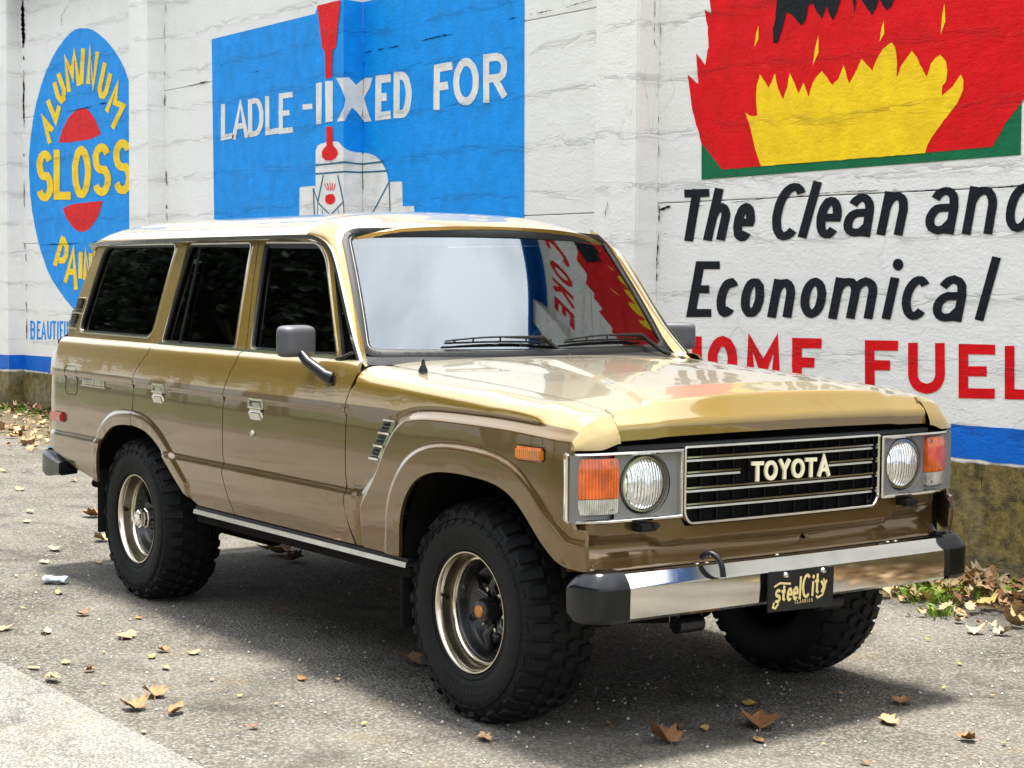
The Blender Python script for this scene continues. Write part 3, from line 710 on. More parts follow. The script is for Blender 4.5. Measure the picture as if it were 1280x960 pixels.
for ch, x0, x1, yt, yb in (('H', 70, 159, 612, 765), ('O', 180, 283, 612, 772), ('M', 312, 433, 615, 780), ('E', 473, 576, 619, 788), ('F', 727, 842, 627, 800), ('U', 877, 1004, 635, 812), ('E', 1053, 1179, 640, 828), ('L', 1213, 1330, 647, 832), ('S', 1362, 1480, 655, 842)):
    paint(glyph(ch, S4([(x0, yt), (x1, yt+1.5), (x1, yb+2), (x0, yb)]), (12.0, 12.5)), 'main', WRED, .003, b)
b.build('painted_lettering', wall)

# --- cracks and open joints
def crack(pts, face, wdt, bld, lift=.009, gaps=.25, step=2.0):
    p = dense(pts, step, False); run = []
    def flush(run):
        if len(run) < 3: return
        top = []; bot = []
        for k, q in enumerate(run):
            t = min(k, len(run)-1-k)/max(1, len(run)/3); w_ = wdt*min(1, .3+t)*rng.uniform(.3, 1.3)/2
            d = run[min(k+1, len(run)-1)]-run[max(k-1, 0)]; n = np.array([-d[1], d[0]])/np.linalg.norm(d); top.append(q+n*w_); bot.append(q-n*w_)
        V = []; n = FN.get(face, (1, 0, 0))
        for a, c in zip(top, bot): V += [facept(*a, face, lift), facept(*c, face, lift)]
        F_ = [(2*i, 2*i+1, 2*i+3, 2*i+2) for i in range(len(run)-1)]; bld.add(V, F_, [n]*len(V), CRACKM)
    wob_ = np.cumsum(rng.normal(size=p.shape)*.35, 0); wob_ -= np.linspace(0, 1, len(p))[:, None]*wob_[-1]; on = True
    for i, q in enumerate(p):
        if rng.random() < (gaps if on else .35)*.35: on = not on
        if on: run.append(q+wob_[i]*.6)
        else: flush(run); run = []
    flush(run)
b = B()
for pts, f, w_, g in (([(28, 0), (28.5, 60)], 'main', 4.0, .05), ([(28.5, 60), (30, 160)], 'main', 1.5, .2), ([(30, 160), (33.5, 440)], 'main', .9, .6), ([(31, 149), (100, 137), (160, 124)], 'main', 1.1, .15), ([(33, 306), (60, 305), (125, 301)], 'main', .8, .3),
                     ([(205, 90), (206, 140), (208, 200), (209, 276)], 'main', 1.1, .35), ([(207, 0), (205, 90)], 'main', .5, .8), ([(208, 113), (262, 101)], 'main', 1.3, .3), ([(268, 100), (392, 76)], 'main', .7, .8), ([(455, 66), (520, 52), (600, 33), (655, 20)], 'main', 1.5, .45), ([(655, 20), (700, 10), (742, -1)], 'main', 1.1, .5),
                     ([(453.5, 5), (453.8, 160)], 'main', .5, .7), ([(453.8, 190), (454, 270)], 'main', .7, .5), ([(827, 0), (825, 120), (823, 262)], 'main', .7, .6), ([(823, 255), (821, 320), (819, 395)], 'main', 1.5, .2), ([(822, 262), (850, 259), (940, 250)], 'main', .8, .3), ([(940, 250), (1060, 240), (1155, 237), (1280, 231)], 'main', 1.2, .2),
                     ([(819, 0), (819, 55), (822, 60)], -.462, .7, .3), ([(760, 250), (756, 272)], 'front', .7, .1), ([(825, 262), (838, 258)], 'main', 4, .0), ([(77, 40), (77, 20), (84, 8), (92, 1)], 'main', .5, .1), ([(1227, 590), (1227, 612)], 'main', .8, .0), ([(1255, 700), (1240, 704), (1210, 703)], 'main', 1.2, .3)):
    crack(pts, f, w_, b, gaps=g)
b.build('crack', wall, {'kind': 'stuff'})

# ================================================================== the truck
TL0 = (1.3, 0, 0)
truck = thing('off_road_wagon', 'beige over brown four-door off-road station wagon with mud tyres, parked along the painted wall', 'car', TL0)
WB = 2.73
ARR = np.array([(-.345, .44), (-.345, .501), (-.325, .60), (-.31, .664), (-.265, .724), (-.16, .783), (-.045, .803), (.12, .808), (.255, .786), (.365, .735), (.45, .673), (.545, .608), (.612, .560), (.725, .500)])
ARF = np.array([(2.362, .44), (2.366, .508), (2.384, .556), (2.405, .645), (2.447, .728), (2.518, .799), (2.611, .833), (2.725, .845), (2.856, .844), (2.983, .835), (3.067, .811), (3.128, .774), (3.188, .720), (3.247, .658), (3.305, .608), (3.37, .597)])
ARR_S = smoothpoly(ARR[1:-1], 2); ARF_S = smoothpoly(ARF[1:], 2)
FLB = smoothpoly([(2.09, .40), (2.10, .66), (2.135, .70), (2.218, .78), (2.298, .905), (2.36, .978), (2.425, 1.012), (2.53, 1.027), (2.68, 1.031), (3.05, 1.030), (3.36, 1.012), (3.7, .985)], 2)
FLPOLY = np.vstack([FLB, [(3.7, .2), (2.09, .2)]])
TW_R = lambda x: 1.030-.004*x/2      # two-tone line, doors and quarter
TWF = smoothpoly([(1.90, 1.024), (2.34, 1.020), (2.40, 1.030), (2.46, 1.045), (2.56, 1.052), (2.75, 1.054), (3.07, 1.050), (3.36, 1.034), (3.6, 1.02)], 2)
def twoline(x): return np.where(x < 2.3, 1.026, np.interp(x, TWF[:, 0], TWF[:, 1]))
def offs(P, d):
    P = np.array(P, float); T = np.gradient(P, axis=0); T /= np.linalg.norm(T, axis=1, keepdims=True); return P+np.stack([-T[:, 1], T[:, 0]], 1)*d
def trimto(P, z0, z1): k = (P[:, 1] > z0) & (P[:, 1] < z1); return P[k]
CRE = [offs(FLB, d) for d in (.026, .019, .012, .004, -.004, -.011, -.018, -.026)]
CRE += [np.array([(-1.1, z), (2.03, z)]) for z in (.688, .698, .710, .722, .981, .990, .999)]
CRE += [offs(ARF_S, d) for d in (.072, .080, .088, .096, .104)]+[offs(ARR_S, d) for d in (.045, .052, .06, .068, .074)]
YP = np.array([(.40, .815), (.50, .838), (.56, .850), (.63, .861), (.69, .868), (.74, .872), (.85, .875), (.95, .872), (1.03, .866), (1.09, .857), (1.13, .848), (1.2, .83)])
def sideY(x, z):
    x = np.asarray(x, float); z = np.asarray(z, float)
    y = np.zeros(np.broadcast(x, z).shape)
    for k, w_ in ((-.012, .25), (0, .5), (.012, .25)): y += w_*np.interp(z+k, YP[:, 0], YP[:, 1])
    dF = segdist(x, z, FLB); ins = pip(np.stack([np.ravel(x+0*z), np.ravel(z+0*x)], 1), FLPOLY).reshape(y.shape); sd = np.where(ins, dF, -dF)
    flare = ss(sd, -.004, .024)
    y = y+.019*flare
    # swage above the recessed door centre and lower crease
    tl = twoline(x)-.030
    out_ = 1-ss(sd, -.03, .0)
    y = y-.011*(1-ss(z, tl-.012, tl+.004))*out_*ss(z, .55, .72)
    y = y+.013*(1-ss(z, .690, .722))*out_
    # groove that carries the flare shut line
    y = y-.005*np.exp(-((sd+.012)/.007)**2)*ss(z, .72, .8)
    dA = np.minimum(segdist(x, z, ARR_S), segdist(x, z, ARF_S))
    wdt = np.where(np.asarray(x) > 1.5, .030, .0)
    y = y+.011*(1-ss(dA, .045+wdt, .072+wdt))-.004*(1-ss(dA, 0, .016))
    # plan view: ends curve in
    y = y-.030*np.clip((x-3.20)/.15, 0, 1.6)**2.4-.055*np.clip((-.86-x)/.18, 0, 2)**2.2
    return y
def zhood(x): return np.interp(x, [1.9, 2.0, 2.42, 2.81, 3.16, 3.325, 3.345, 3.40], [1.178, 1.167, 1.146, 1.127, 1.101, 1.078, 1.064, 1.03])
def sideprof(inY, inZ, dz=.062):
    """side sheet: v = z up to zc, then a quarter turn over the shoulder to (inY,inZ)"""
    def lift(sg):
        def f(u, v):
            u = np.asarray(u, float); v = np.asarray(v, float); zi = inZ(u); zc = zi-dz; yi = inY(u)
            zz = np.minimum(v, zc); y0 = sideY(u, zz); t = np.clip((v-zc)/.2, 0, 1)
            e = .004; sl = (sideY(u, zc)-sideY(u, zc-e))/e; yc = sideY(u, zc)
            a = (yc, zc); b_ = (yc+sl*dz*.62, zc+dz*.62); c = (yi+(yc-yi)*.62, zi+.002*0+.0); d = (yi, zi)
            yb = (1-t)**3*a[0]+3*t*(1-t)**2*b_[0]+3*t*t*(1-t)*c[0]+t**3*d[0]
            zb = (1-t)**3*a[1]+3*t*(1-t)**2*b_[1]+3*t*t*(1-t)*c[1]+t**3*d[1]
            Y = np.where(v <= zc, y0, yb); Z = np.where(v <= zc, v, zb)
            return np.stack([u+0*v, sg*Y, Z], 1)
        return f
    return lift
LF = sideprof(lambda x: np.interp(x, [2.0, 2.12, 3.3, 3.5], [.765, .706, .706, .70]), zhood, .062)
LD = sideprof(lambda x: .806+0*x, lambda x: 1.182+0*x, .045)
GHB = 1.182; GHT = 1.640
def LG(sg):
    def f(u, v):
        t = (np.asarray(v, float)-GHB)/(GHT-GHB); y = .803-.092*t-.014*t*t
        return np.stack([u+0*t, sg*y, v+0*u], 1)
    return f
# shut lines (x,z) of the doors
SEAM_R = [(.262, 1.205), (.227, 1.160), (.14, 1.09), (.095, 1.043), (.080, .974), (.075, .823)]
SEAM_M = [(1.088, 1.173), (1.045, 1.10), (1.004, 1.019), (.988, .944), (.986, .744), (1.000, .706), (.992, .674), (1.03, .60), (1.081, .508)]
SEAM_F = [(2.030, 1.182), (2.046, 1.150), (2.015, 1.075), (1.997, 1.031), (1.990, .987), (1.990, .773), (1.998, .706), (1.988, .664), (2.02, .58), (2.058, .500)]
G = .0028
def vseg(line, dx): return [(x+dx, z) for x, z in line]
def zcx(x, lift='D'): return (1.182-.045 if lift == 'D' else float(zhood(x))-.062)
SILL = .500
HANDLEP = []
SD = {-1: 'right', 1: 'left'}
def two_tone(name, outline, lift, sg, holes=(), creases=(), res=.024, parent=None, tl=None, extra=None):
    """one pressed panel painted in two colours along the swage line"""
    b = B(); o = np.array(outline, float)
    xs = np.linspace(o[:, 0].min()-.05, o[:, 0].max()+.05, 60); line = np.stack([xs, twoline(xs)], 1)
    up = clipline(o, line, True); lo = clipline(o, line, False)
    if len(up) > 2: b.skin(up, lift(sg), UPPER, res, [h for h in holes if np.mean([p[1] for p in h]) > 1.03], CRE, .0, -sg, fmat=GASKET)
    if len(lo) > 2: b.skin(lo, lift(sg), LOWER, res, [h for h in holes if np.mean([p[1] for p in h]) <= 1.03], CRE, .0, -sg, fmat=GASKET)
    # folded edge
    for l in [dense(o, .03)]+[dense(h, .03) for h in holes]:
        Q = lift(sg)(l[:, 0], l[:, 1]); m = len(l); I = Q+np.array([0, -sg*.014, 0]); cen = l.mean(0)
        b.addauto(np.vstack([Q, I]), [(i, (i+1) % m, m+(i+1) % m, m+i) for i in range(m)], UPPER if False else LOWER, 60)
    if extra: extra(b)
    return b.build(name, parent or truck)
def clipline(poly, line, above):
    """part of polygon above/below the graph line (x monotone)"""
    p = dense(poly, .012); zl = np.interp(p[:, 0], line[:, 0], line[:, 1]); k = (p[:, 1] >= zl) if above else (p[:, 1] < zl)
    if not k.any(): return []
    n = len(p); out = []
    for i in range(n):
        a = p[i]; c = p[(i+1) % n]
        if k[i]: out.append(tuple(a))
        if k[i] != k[(i+1) % n]:
            da = a[1]-zl[i]; dc = c[1]-zl[(i+1) % n]; t = da/(da-dc); q = a+(c-a)*t; out.append((q[0], float(np.interp(q[0], line[:, 0], line[:, 1]))))
    # along the cut follow the line exactly
    res = []; m = len(out)
    for i in range(m):
        a = out[i]; c = out[(i+1) % m]; res.append(a)
        la = abs(a[1]-np.interp(a[0], line[:, 0], line[:, 1])) < 1e-6; lc = abs(c[1]-np.interp(c[0], line[:, 0], line[:, 1])) < 1e-6
        if la and lc and abs(a[0]-c[0]) > .03:
            for t in np.linspace(0, 1, int(abs(a[0]-c[0])/.02)+2)[1:-1]: x = a[0]+(c[0]-a[0])*t; res.append((x, float(np.interp(x, line[:, 0], line[:, 1]))))
    return res

QW = roundpoly([(-.655, 1.228), (.150, 1.228), (.222, 1.42), (.236, 1.612), (-.555, 1.618)], [.07, .06, 0, .05, .07], 5)
QW = roundpoly([(-.715, 1.210), (.140, 1.208), (.205, 1.628), (-.600, 1.630)], [.06, .06, .04, .06], 6)
RDW = roundpoly([(.270, 1.192), (.975, 1.192), (.935, 1.624), (.350, 1.626)], [.02, .02, .02, .03], 4)
FDW = roundpoly([(1.128, 1.192), (1.70, 1.193), (1.82, 1.197), (1.592, 1.560), (1.505, 1.618), (1.062, 1.624)], [.02, .0, .02, .04, .05, .02], 4)
def handle_part(x, z, door, sg, lock=True):
    b = B(); y = sg*float(sideY(np.array([x+.04]), np.array([z]))[0])
    b.box((x, y+sg*.004, z+.032), (.126, .016, .009), CHROME, .003); b.box((x, y+sg*.006, z+.000), (.126, .018, .009), CHROME, .003)
    for e in (-.058, .058): b.box((x+e, y+sg*.004, z+.016), (.011, .016, .038), CHROME, .003)
    b.box((x, y+sg*.000, z+.016), (.112, .008, .030), GREYP, .001); b.box((x, y+sg*.003, z+.012), (.070, .012, .016), CHROMED, .004)
    b.box((x, y+sg*.002, z-.030), (.110, .024, .052), CHROME, .0105, Matrix.Rotation(sg*math.radians(-22), 3, 'X'), seg=5)
    h = b.build('door_handle', door)
    if lock:
        b = B(); b.lathe([(0, .012), (.011, .012), (.013, .008), (.014, 0)], CHROMED, (x-.03, y, z-.105), (0, sg, 0), 16); b.build('key_lock', door)
def windowparts(loop, door, sg, name='window', chrome=True, inset=.016):
    f = LG(sg); l = dense(loop, .025); P = f(l[:, 0], l[:, 1]); cen = P.mean(0)
    b = B(); b.skin(loop, lambda u, v: f(u, v)-np.array([0, sg*inset, 0]), TINT, .12, flange=0, sign=-sg)
    w_ = b.build('window_glass', door)
    b = B(); side = P-cen; side[:, 1] = 0; side = -side
    # rubber run, then bright bead outside it
    b.sweep(P+np.array([0, -sg*.006, 0]), [(-.004, -.005), (.009, -.005), (.010, .004), (-.002, .006)], side, GASKET, True)
    b.build('window_seal', door)
    if chrome:
        b = B(); b.sweep(P+np.array([0, sg*.002, 0]), [(-.007, -.004), (-.001, -.004), (-.0, .003), (-.007, .003)], side, CHROMED, True); b.build('chrome_bead', door)
for sg in (-1, 1):
    # ---- quarter panel
    o = [(-1.0, .655), (-.93, .628), (-.60, .545), (-.345, .505)]+[tuple(p) for p in ARR_S if p[0] < .063 and p[1] > .505]+[(.075-G, .806)]+vseg(SEAM_R[::-1], -G)[:-1]+[(.228-G, 1.137), (.228-G, 1.337-.0001)]
    o = [(-1.0, .655), (-.93, .628), (-.60, .545), (-.345, .505)]+[tuple(p) for p in ARR_S if p[0] < .060 and p[1] > .505]+[(.075-G, .8055), (.075-G, .823), (.080-G, .974), (.095-G, 1.043), (.14-G, 1.09), (.205-G, 1.137), (.225-G, 1.337), (-.845, 1.337), (-.875, 1.137), (-1.01, 1.035), (-1.03, .95), (-1.02, .77)]
    fuel = rrect(-.735, .905, -.585, 1.045, .03)
    q = two_tone('quarter_panel', o, LD, sg, [])
    b = B(); b.skin([(-.855, 1.182), (.225, 1.182), (.262, 1.205), (.300, 1.45), (.318, 1.648), (-.70, 1.648), (-.80, 1.42)], LG(sg), UPPER, .03, [QW], flange=.016, sign=-sg, fmat=GASKET); b.build('rear_pillar', truck)
    windowparts(QW, truck, sg)
    # bright moulding round the quarter glass, fuel flap, badge, side vent louvres
    if sg < 0 or True:
        b = B(); f = LD(sg); P = dense(fuel, .02); Q = f(P[:, 0], P[:, 1])
        b.sweep(Q, [(-.0015, -.0015), (.0015, -.0015), (.0015, .0015), (-.0015, .0015)], Q.mean(0)-Q, GASKET, True)
        b.box((-.735, sg*.885, .975), (.012, .01, .03), CHROME, .003); b.build('fuel_flap', q)
        b = B()
        for k in range(9):
            xx = -.50+k*.030; yy = sg*(float(sideY(np.array([xx]), np.array([.975]))[0])+.003); b.box((xx, yy, .974+.004*(k > 3)), (.020 if k % 3 else .027, .006, .026+.012*(k > 3)), CHROMED, .002, seg=1)
        b.box((-.36, sg*.8755, .960), (.30, .005, .006), CHROMED, .001); b.build('script_badge', q)
        b = B(); b.box((-.830, sg*.872, .785), (.150, .022, .048), REDL, .008); b.build('side_reflector', q)
        b = B()
        P0 = LG(sg)(np.array([-.835, -.762]), np.array([1.225, 1.375]))
        for k in range(13):
            t = k/12; c = P0[0]*(1-t)+P0[1]*t+np.array([.012, sg*.004, 0]); b.box(c, (.070, .020, .0055), CHROMED if k in (0, 6, 12) else BLACKP, .001, seg=1)
        for t0 in (.25, .75):
            c = P0[0]*(1-t0)+P0[1]*t0; ang = math.atan2(P0[1][0]-P0[0][0], .15); b.box(c+np.array([.010, 0, 0]), (.068, .008, .074), GASKET, .001, Matrix.Rotation(ang, 3, 'Y'))
        b.build('pillar_vent', q)
    # ---- rear door
    o = [(.075+G, .810), (.075+G, .823), (.080+G, .974), (.095+G, 1.043), (.14+G, 1.09), (.205+G, 1.137), (.225+G, 1.337), (1.080-G, 1.337), (1.075-G, 1.137)]+[(1.045-G, 1.10), (1.004-G, 1.019), (.988-G, .944), (.986-G, .744), (1.000-G, .706), (.992-G, .674), (1.03-G, .60), (1.081-G, .512)]+[(.74, .512)]+[tuple(p) for p in ARR_S[::-1] if .09 < p[0] < .735 and p[1] > .513 or (p[0] > .09 and p[0] < .3)]
    d = two_tone('rear_door', o, LD, sg)
    b = B(); b.skin([(.232, 1.183), (1.080, 1.183), (.988, 1.64), (.330, 1.64), (.305, 1.45), (.268, 1.205)], LG(sg), UPPER, .03, [RDW], flange=.016, sign=-sg, fmat=GASKET); b.build('window_frame', d)
    windowparts(RDW, d, sg)
    b = B(); P = LG(sg)(np.array([.445, .455]), np.array([1.195, 1.612])); b.tube(P, .007, GASKET, 6); b.build('glass_divider', d)
    handle_part(.330+.03, .975, d, sg, False)
    b = B(); xs = np.linspace(.240, 1.075, 24); P = LG(sg)(xs, 0*xs+1.187); b.sweep(P+np.array([0, sg*.004, 0]), [(-.006, -.004), (.006, -.004), (.005, .007), (-.005, .007)], (0, 0, 1), CHROME); b.build('belt_trim', d)
    # ---- front door
    o = [(1.081+G, .512), (1.03+G, .60), (.992+G, .674), (1.000+G, .706), (.986+G, .744), (.988+G, .944), (1.004+G, 1.019), (1.045+G, 1.10), (1.075+G, 1.137), (1.086+G, 1.337), (2.022-G, 1.337), (2.046-G, 1.137), (2.020-G, 1.085)]+vseg(SEAM_F[3:-1], -G)+[(2.050-G, .512)]
    d = two_tone('front_door', o, LD, sg)
    b = B(); b.skin([(1.085, 1.183), (1.86, 1.183), (1.83, 1.24), (1.645, 1.560), (1.60, 1.615), (1.53, 1.64), (.993, 1.64)], LG(sg), UPPER, .03, [FDW], flange=.016, sign=-sg, fmat=GASKET); b.build('window_frame', d)
    windowparts(FDW, d, sg); handle_part(1.29, .965, d, sg)
    b = B(); xs = np.linspace(1.09, 1.90, 24); P = LG(sg)(xs, 0*xs+1.187); b.sweep(P+np.array([0, sg*.004, 0]), [(-.006, -.004), (.006, -.004), (.005, .007), (-.005, .007)], (0, 0, 1), CHROME)
    b.tube([P[-1]+np.array([-.05, sg*.012, -.006]), P[-1]+np.array([-.01, sg*.014, .0]), P[-1]+np.array([.04, sg*.004, .022])], [.012, .010, .006], BLACKP, 8); b.build('belt_trim', d)
    # ---- front fender
    o = [(2.058+G, .512), (2.0+G, .62), (1.988+G, .664), (1.998+G, .706), (1.990+G, .773), (1.990+G, .987), (1.997+G, 1.031), (2.015+G, 1.075), (2.046+G, float(zhood(2.05))-.062), (2.040+G, float(zhood(2.04))+.138-.0002)]
    o += [(x, float(zhood(x))+.138-.0002) for x in np.linspace(2.1, 3.3448, 34)]+[(3.345, float(zhood(3.345))-.062), (3.345, .968)]
    o += [(3.347, .95), (3.347, .75), (3.355, .725), (3.385, .722), (3.392, .66), (3.390, .597)]+[tuple(p) for p in ARF_S[::-1] if p[1] > .512]+[(2.366, .512)]
    fd = two_tone('front_fender', o, LF, sg)
    # nose of the fender, closing it over the lamp
    fl_ = LF(sg); vs = np.r_[np.linspace(.966, float(zhood(3.345))-.062, 6), np.linspace(float(zhood(3.345))-.062, float(zhood(3.345))+.1378, 16)[1:]]; A_ = fl_(0*vs+3.345, vs); m = len(A_); y0_ = abs(A_[0][1]); V = []; ns_ = 9
    sA = np.r_[0, np.cumsum(np.linalg.norm(np.diff(A_, axis=0), axis=1))]; sA /= sA[-1]
    for i in range(m):
        a = A_[i]; t = sA[i]; yb = abs(a[1])-.010*(1-t); k = ((yb-.706)/.16); c_ = np.array([3.391-.040*max(0, k)**2.2, sg*yb, .966+.018*ss(t, .6, 1)]); M_ = np.array([c_[0]-.003, a[1], a[2]*.45+c_[2]*.55])
        for j in range(ns_+1): q = j/ns_; V.append((1-q)**2*a+2*q*(1-q)*M_+q*q*c_)
    F_ = [(i*(ns_+1)+j, (i+1)*(ns_+1)+j, (i+1)*(ns_+1)+j+1, i*(ns_+1)+j+1) for i in range(m-1) for j in range(ns_)]
    if sg < 0: F_ = [f[::-1] for f in F_]
    b = B(); b.addauto(V, F_, UPPER); b.build('fender_nose', fd)
    # louvre behind the front wheel
    b = B()
    A0 = np.array([2.172, .842]); A1 = np.array([2.262, .985]); wv = np.array([.082, 0])
    def s3(p, dy=0): q = LF(sg)(np.array([p[0]]), np.array([p[1]]))[0]; q[1] += sg*dy; return q
    for k in range(3):
        a = A0+(A1-A0)*(k/3+.03); c = A0+(A1-A0)*((k+1)/3-.03); V = [s3(a, .001), s3(a+wv*.8, .001), s3(c+wv*.8, .001), s3(c, .001)]
        b.addauto(V, [(0, 1, 2, 3)], GASKET)
        for j in range(3): t = (j+.5)/3; e = a+(c-a)*t; b.tube([s3(e+wv*.05, .004), s3(e+wv*.72, .004)], .0045, BLACKP, 6)
    for p, q_ in ((A0+wv*.9, A1+wv*.9), (A0-.0, A0+wv), (A1, A1+wv), (A0+(A1-A0)/3, A0+(A1-A0)/3+wv), (A0+(A1-A0)*2/3, A0+(A1-A0)*2/3+wv)):
        big = p is not None and abs(q_[1]-p[1]) > .05; ln = [s3(p+(q_-p)*t, .004) for t in np.linspace(0, 1, 5)]
        b.sweep(ln, [(-.011 if big else -.005, -.003), (.011 if big else .005, -.003), (.009 if big else .004, .007), (-.009 if big else -.004, .007)], (1, 0, 0) if big else (0, 0, 1), CHROME)
    b.build('fender_vent', fd)
    b = B(); b.box((3.178, sg*(float(sideY(np.array([3.178]), np.array([.944]))[0])+.006), .944), (.135, .020, .042), AMBERS, .007, Matrix.Rotation(sg*-.05, 3, 'Z')); b.box((3.178, sg*(float(sideY(np.array([3.178]), np.array([.944]))[0])+.001), .944), (.143, .014, .050), GASKET, .006, Matrix.Rotation(sg*-.05, 3, 'Z')); b.build('marker_lamp', fd)
    # ---- rocker and sill trim
    b = B(); xs = np.linspace(.70, 2.40, 30)
    b.sweep(np.stack([xs, 0*xs+sg*.835, 0*xs+.497], 1), [(-.006, -.02), (.006, -.02), (.008, .012), (-.004, .014)], (0, 0, 1), GASKET)
    b.sweep(np.stack([xs, 0*xs+sg*.842, 0*xs+.487], 1), [(-.016, -.02), (.006, -.02), (.006, .014), (-.012, .018)], (0, 0, 1), RIMM)
    b.sweep(np.stack([xs, 0*xs+sg*.832, 0*xs+.447], 1), [(-.012, -.1), (.028, -.1), (.030, .012), (-.010, .006)], (0, 0, 1), DARK); b.build('rocker_trim', truck)
    # ---- mud flaps
    b = B(); b.box((-.365, sg*.75, .41), (.012, .20, .30), RUBBER, .004); b.build('mud_flap', truck)
    b = B(); b.box((2.335, sg*.74, .42), (.012, .19, .34), RUBBER, .004); b.build('mud_flap', truck)
    # ---- wheel housings
    for xc in (.12, 2.83):
        b = B(); V = []; hw = .54 if xc < 1 else .465
        for k in range(25):
            t = math.pi*k/24; x = xc+hw*math.cos(t); z = .50+.45*math.sin(t); V += [(x, sg*.42, z), (x, sg*.845, z)]
        b.addauto(V, [(2*i, 2*i+1, 2*i+3, 2*i+2) for i in range(24)], DARK); m_ = len(V)//2
        b.add([V[2*i] for i in range(m_)], [tuple(range(m_))], [(0, sg, 0)]*m_, DARK); b.build('wheel_housing', truck)

# ---- roof
def roofz(x, y):
    a = np.abs(y)/.715; z = 1.652+.078*(1-np.clip(a, 0, 1)**5)**.9*1.0+.030*(1-np.clip(a, 0, 1)**2)
    z = z+.007*ss(.56-np.abs(y), 0, .03)*ss(x, -.6, -.5)*ss(1.30-x, 0, .05)
    xf = 1.735-.115*(np.abs(y)/.64)**2.6; z = z-.045*ss(x, xf-.34, xf)-.018*np.clip((x-xf+.10)/.10, 0, 1.3)**2
    z = z-.075*np.clip((-.60-x)/.24, 0, 1.1)**3
    return z
def LR(u, v): return np.stack([u, v, roofz(u, v)], 1)
fr = [(1.735-.115*(abs(y)/.64)**2.6, y) for y in np.linspace(-.625, .625, 24)]
o = [(-.80, -.70), (1.42, -.712), (1.53, -.700), (1.60, -.66)]+fr+[(1.60, .66), (1.53, .70), (1.42, .712), (-.80, .70)]
b = B(); b.skin(o, LR, UPPER, .03, flange=.02, sign=1); b.build('roof', truck)
for sg in (-1, 1):
    # drip rail running down the windscreen pillar
    path = smoothpoly([(-.80, sg*.700, 1.640), (0, sg*.712, 1.650), (1.40, sg*.712, 1.650), (1.50, sg*.712, 1.645), (1.60, sg*.712, 1.612), (1.67, sg*.722, 1.555), (1.86, sg*.766, 1.30), (1.985, sg*.797, 1.178)], 3)
    b = B(); b.sweep(path, [(-.007, -.006), (.007, -.006), (.008, .010), (.004, .012), (.0, .004), (-.008, .004)], np.tile((0, sg, .15), (len(path), 1)), CHROMED)
    b.build('drip_rail', truck)
    # windscreen pillar: sheet between the door opening and the glass
    oute = smoothpoly([(1.40, sg*.708, 1.648), (1.50, sg*.707, 1.640), (1.585, sg*.706, 1.610), (1.655, sg*.716, 1.553), (1.845, sg*.762, 1.300), (1.985, sg*.800, 1.168), (2.02, sg*.80, 1.150)], 3)
    inn = np.array([(1.50, sg*.64, 1.712), (1.56, sg*.645, 1.690), (1.605, sg*.650, 1.652), (1.645, sg*.662, 1.600), (1.80, sg*.705, 1.385), (1.945, sg*.750, 1.185), (2.0, sg*.76, 1.160)])
    tt = np.linspace(0, 1, 26)
    def rs(p):
        s_ = np.r_[0, np.cumsum(np.linalg.norm(np.diff(p, axis=0), axis=1))]; s_ /= s_[-1]; return np.stack([np.interp(tt, s_, p[:, k]) for k in range(3)], 1)
    A_, B_ = rs(oute), rs(smoothpoly(inn, 2)); V = []; n = 8
    for i in range(26):
        mid = (A_[i]+B_[i])/2+np.array([.018, sg*.024, .014])
        for k in range(n+1): t = k/n; V.append((1-t)**2*A_[i]+2*t*(1-t)*mid+t*t*B_[i])
    F_ = [(i*(n+1)+k, i*(n+1)+k+1, (i+1)*(n+1)+k+1, (i+1)*(n+1)+k) for i in range(25) for k in range(n)]
    if sg > 0: F_ = [f[::-1] for f in F_]
    b = B(); b.addauto(V, [f[::-1] for f in F_], UPPER); b.build('windscreen_pillar', truck)
# ---- windscreen
def LW(u, v):
    y = u*(.722*(1-v)+.632*v); k = 1-np.abs(u)**2.05
    xb = 1.915+.118*k; xt = 1.612+.124*k; x = xb*(1-v)+xt*v+.010*np.sin(math.pi*v); z = (1.212-.006*k)*(1-v)+(1.646+.014*k)*v
    return np.stack([x, y, z], 1)
wo = roundpoly([(-1, 0), (1, 0), (1, 1), (-1, 1)], .06, 5); wo = dense(wo, .06)
b = B(); b.skin(wo, LW, WSGLASS, .05, flange=0, sign=1); ws = b.build('windscreen', truck)
P = LW(wo[:, 0], wo[:, 1]); cen = P.mean(0)
b = B(); b.sweep(P, [(-.030, -.010), (.006, -.012), (.008, .006), (-.014, .010), (-.032, .0)], cen-P, GASKET, True); b.build('windscreen_seal', ws)
b = B(); b.sweep(P+np.array([.004, 0, .003]), [(-.005, -.003), (-.001, -.003), (-.001, .003), (-.005, .003)], cen-P, CHROMED, True); b.build('chrome_bead', ws)
b = B(); q = LW(np.array([.80, .90, .90, .80]), np.array([.965, .965, .90, .90]))+np.array([-.004, 0, 0]); b.add(q, [(0, 1, 2, 3)], [(.8, 0, .58)]*4, STICK); b.build('windscreen_sticker', ws)
# cowl below the glass
b = B(); ys = np.linspace(-.78, .78, 30); V = []
for y in ys:
    k = 1-abs(y/.78)**2.5; V += [(1.925+.105*k-.0, y*.94, 1.195), (1.965+.10*k, y*.98, 1.178), (2.02+.10*k*.5, y, 1.166)]
b.addauto(V, [(3*i+j, 3*i+j+1, 3*i+j+4, 3*i+j+3) for i in range(29) for j in range(2)], GASKET); b.build('cowl', truck)
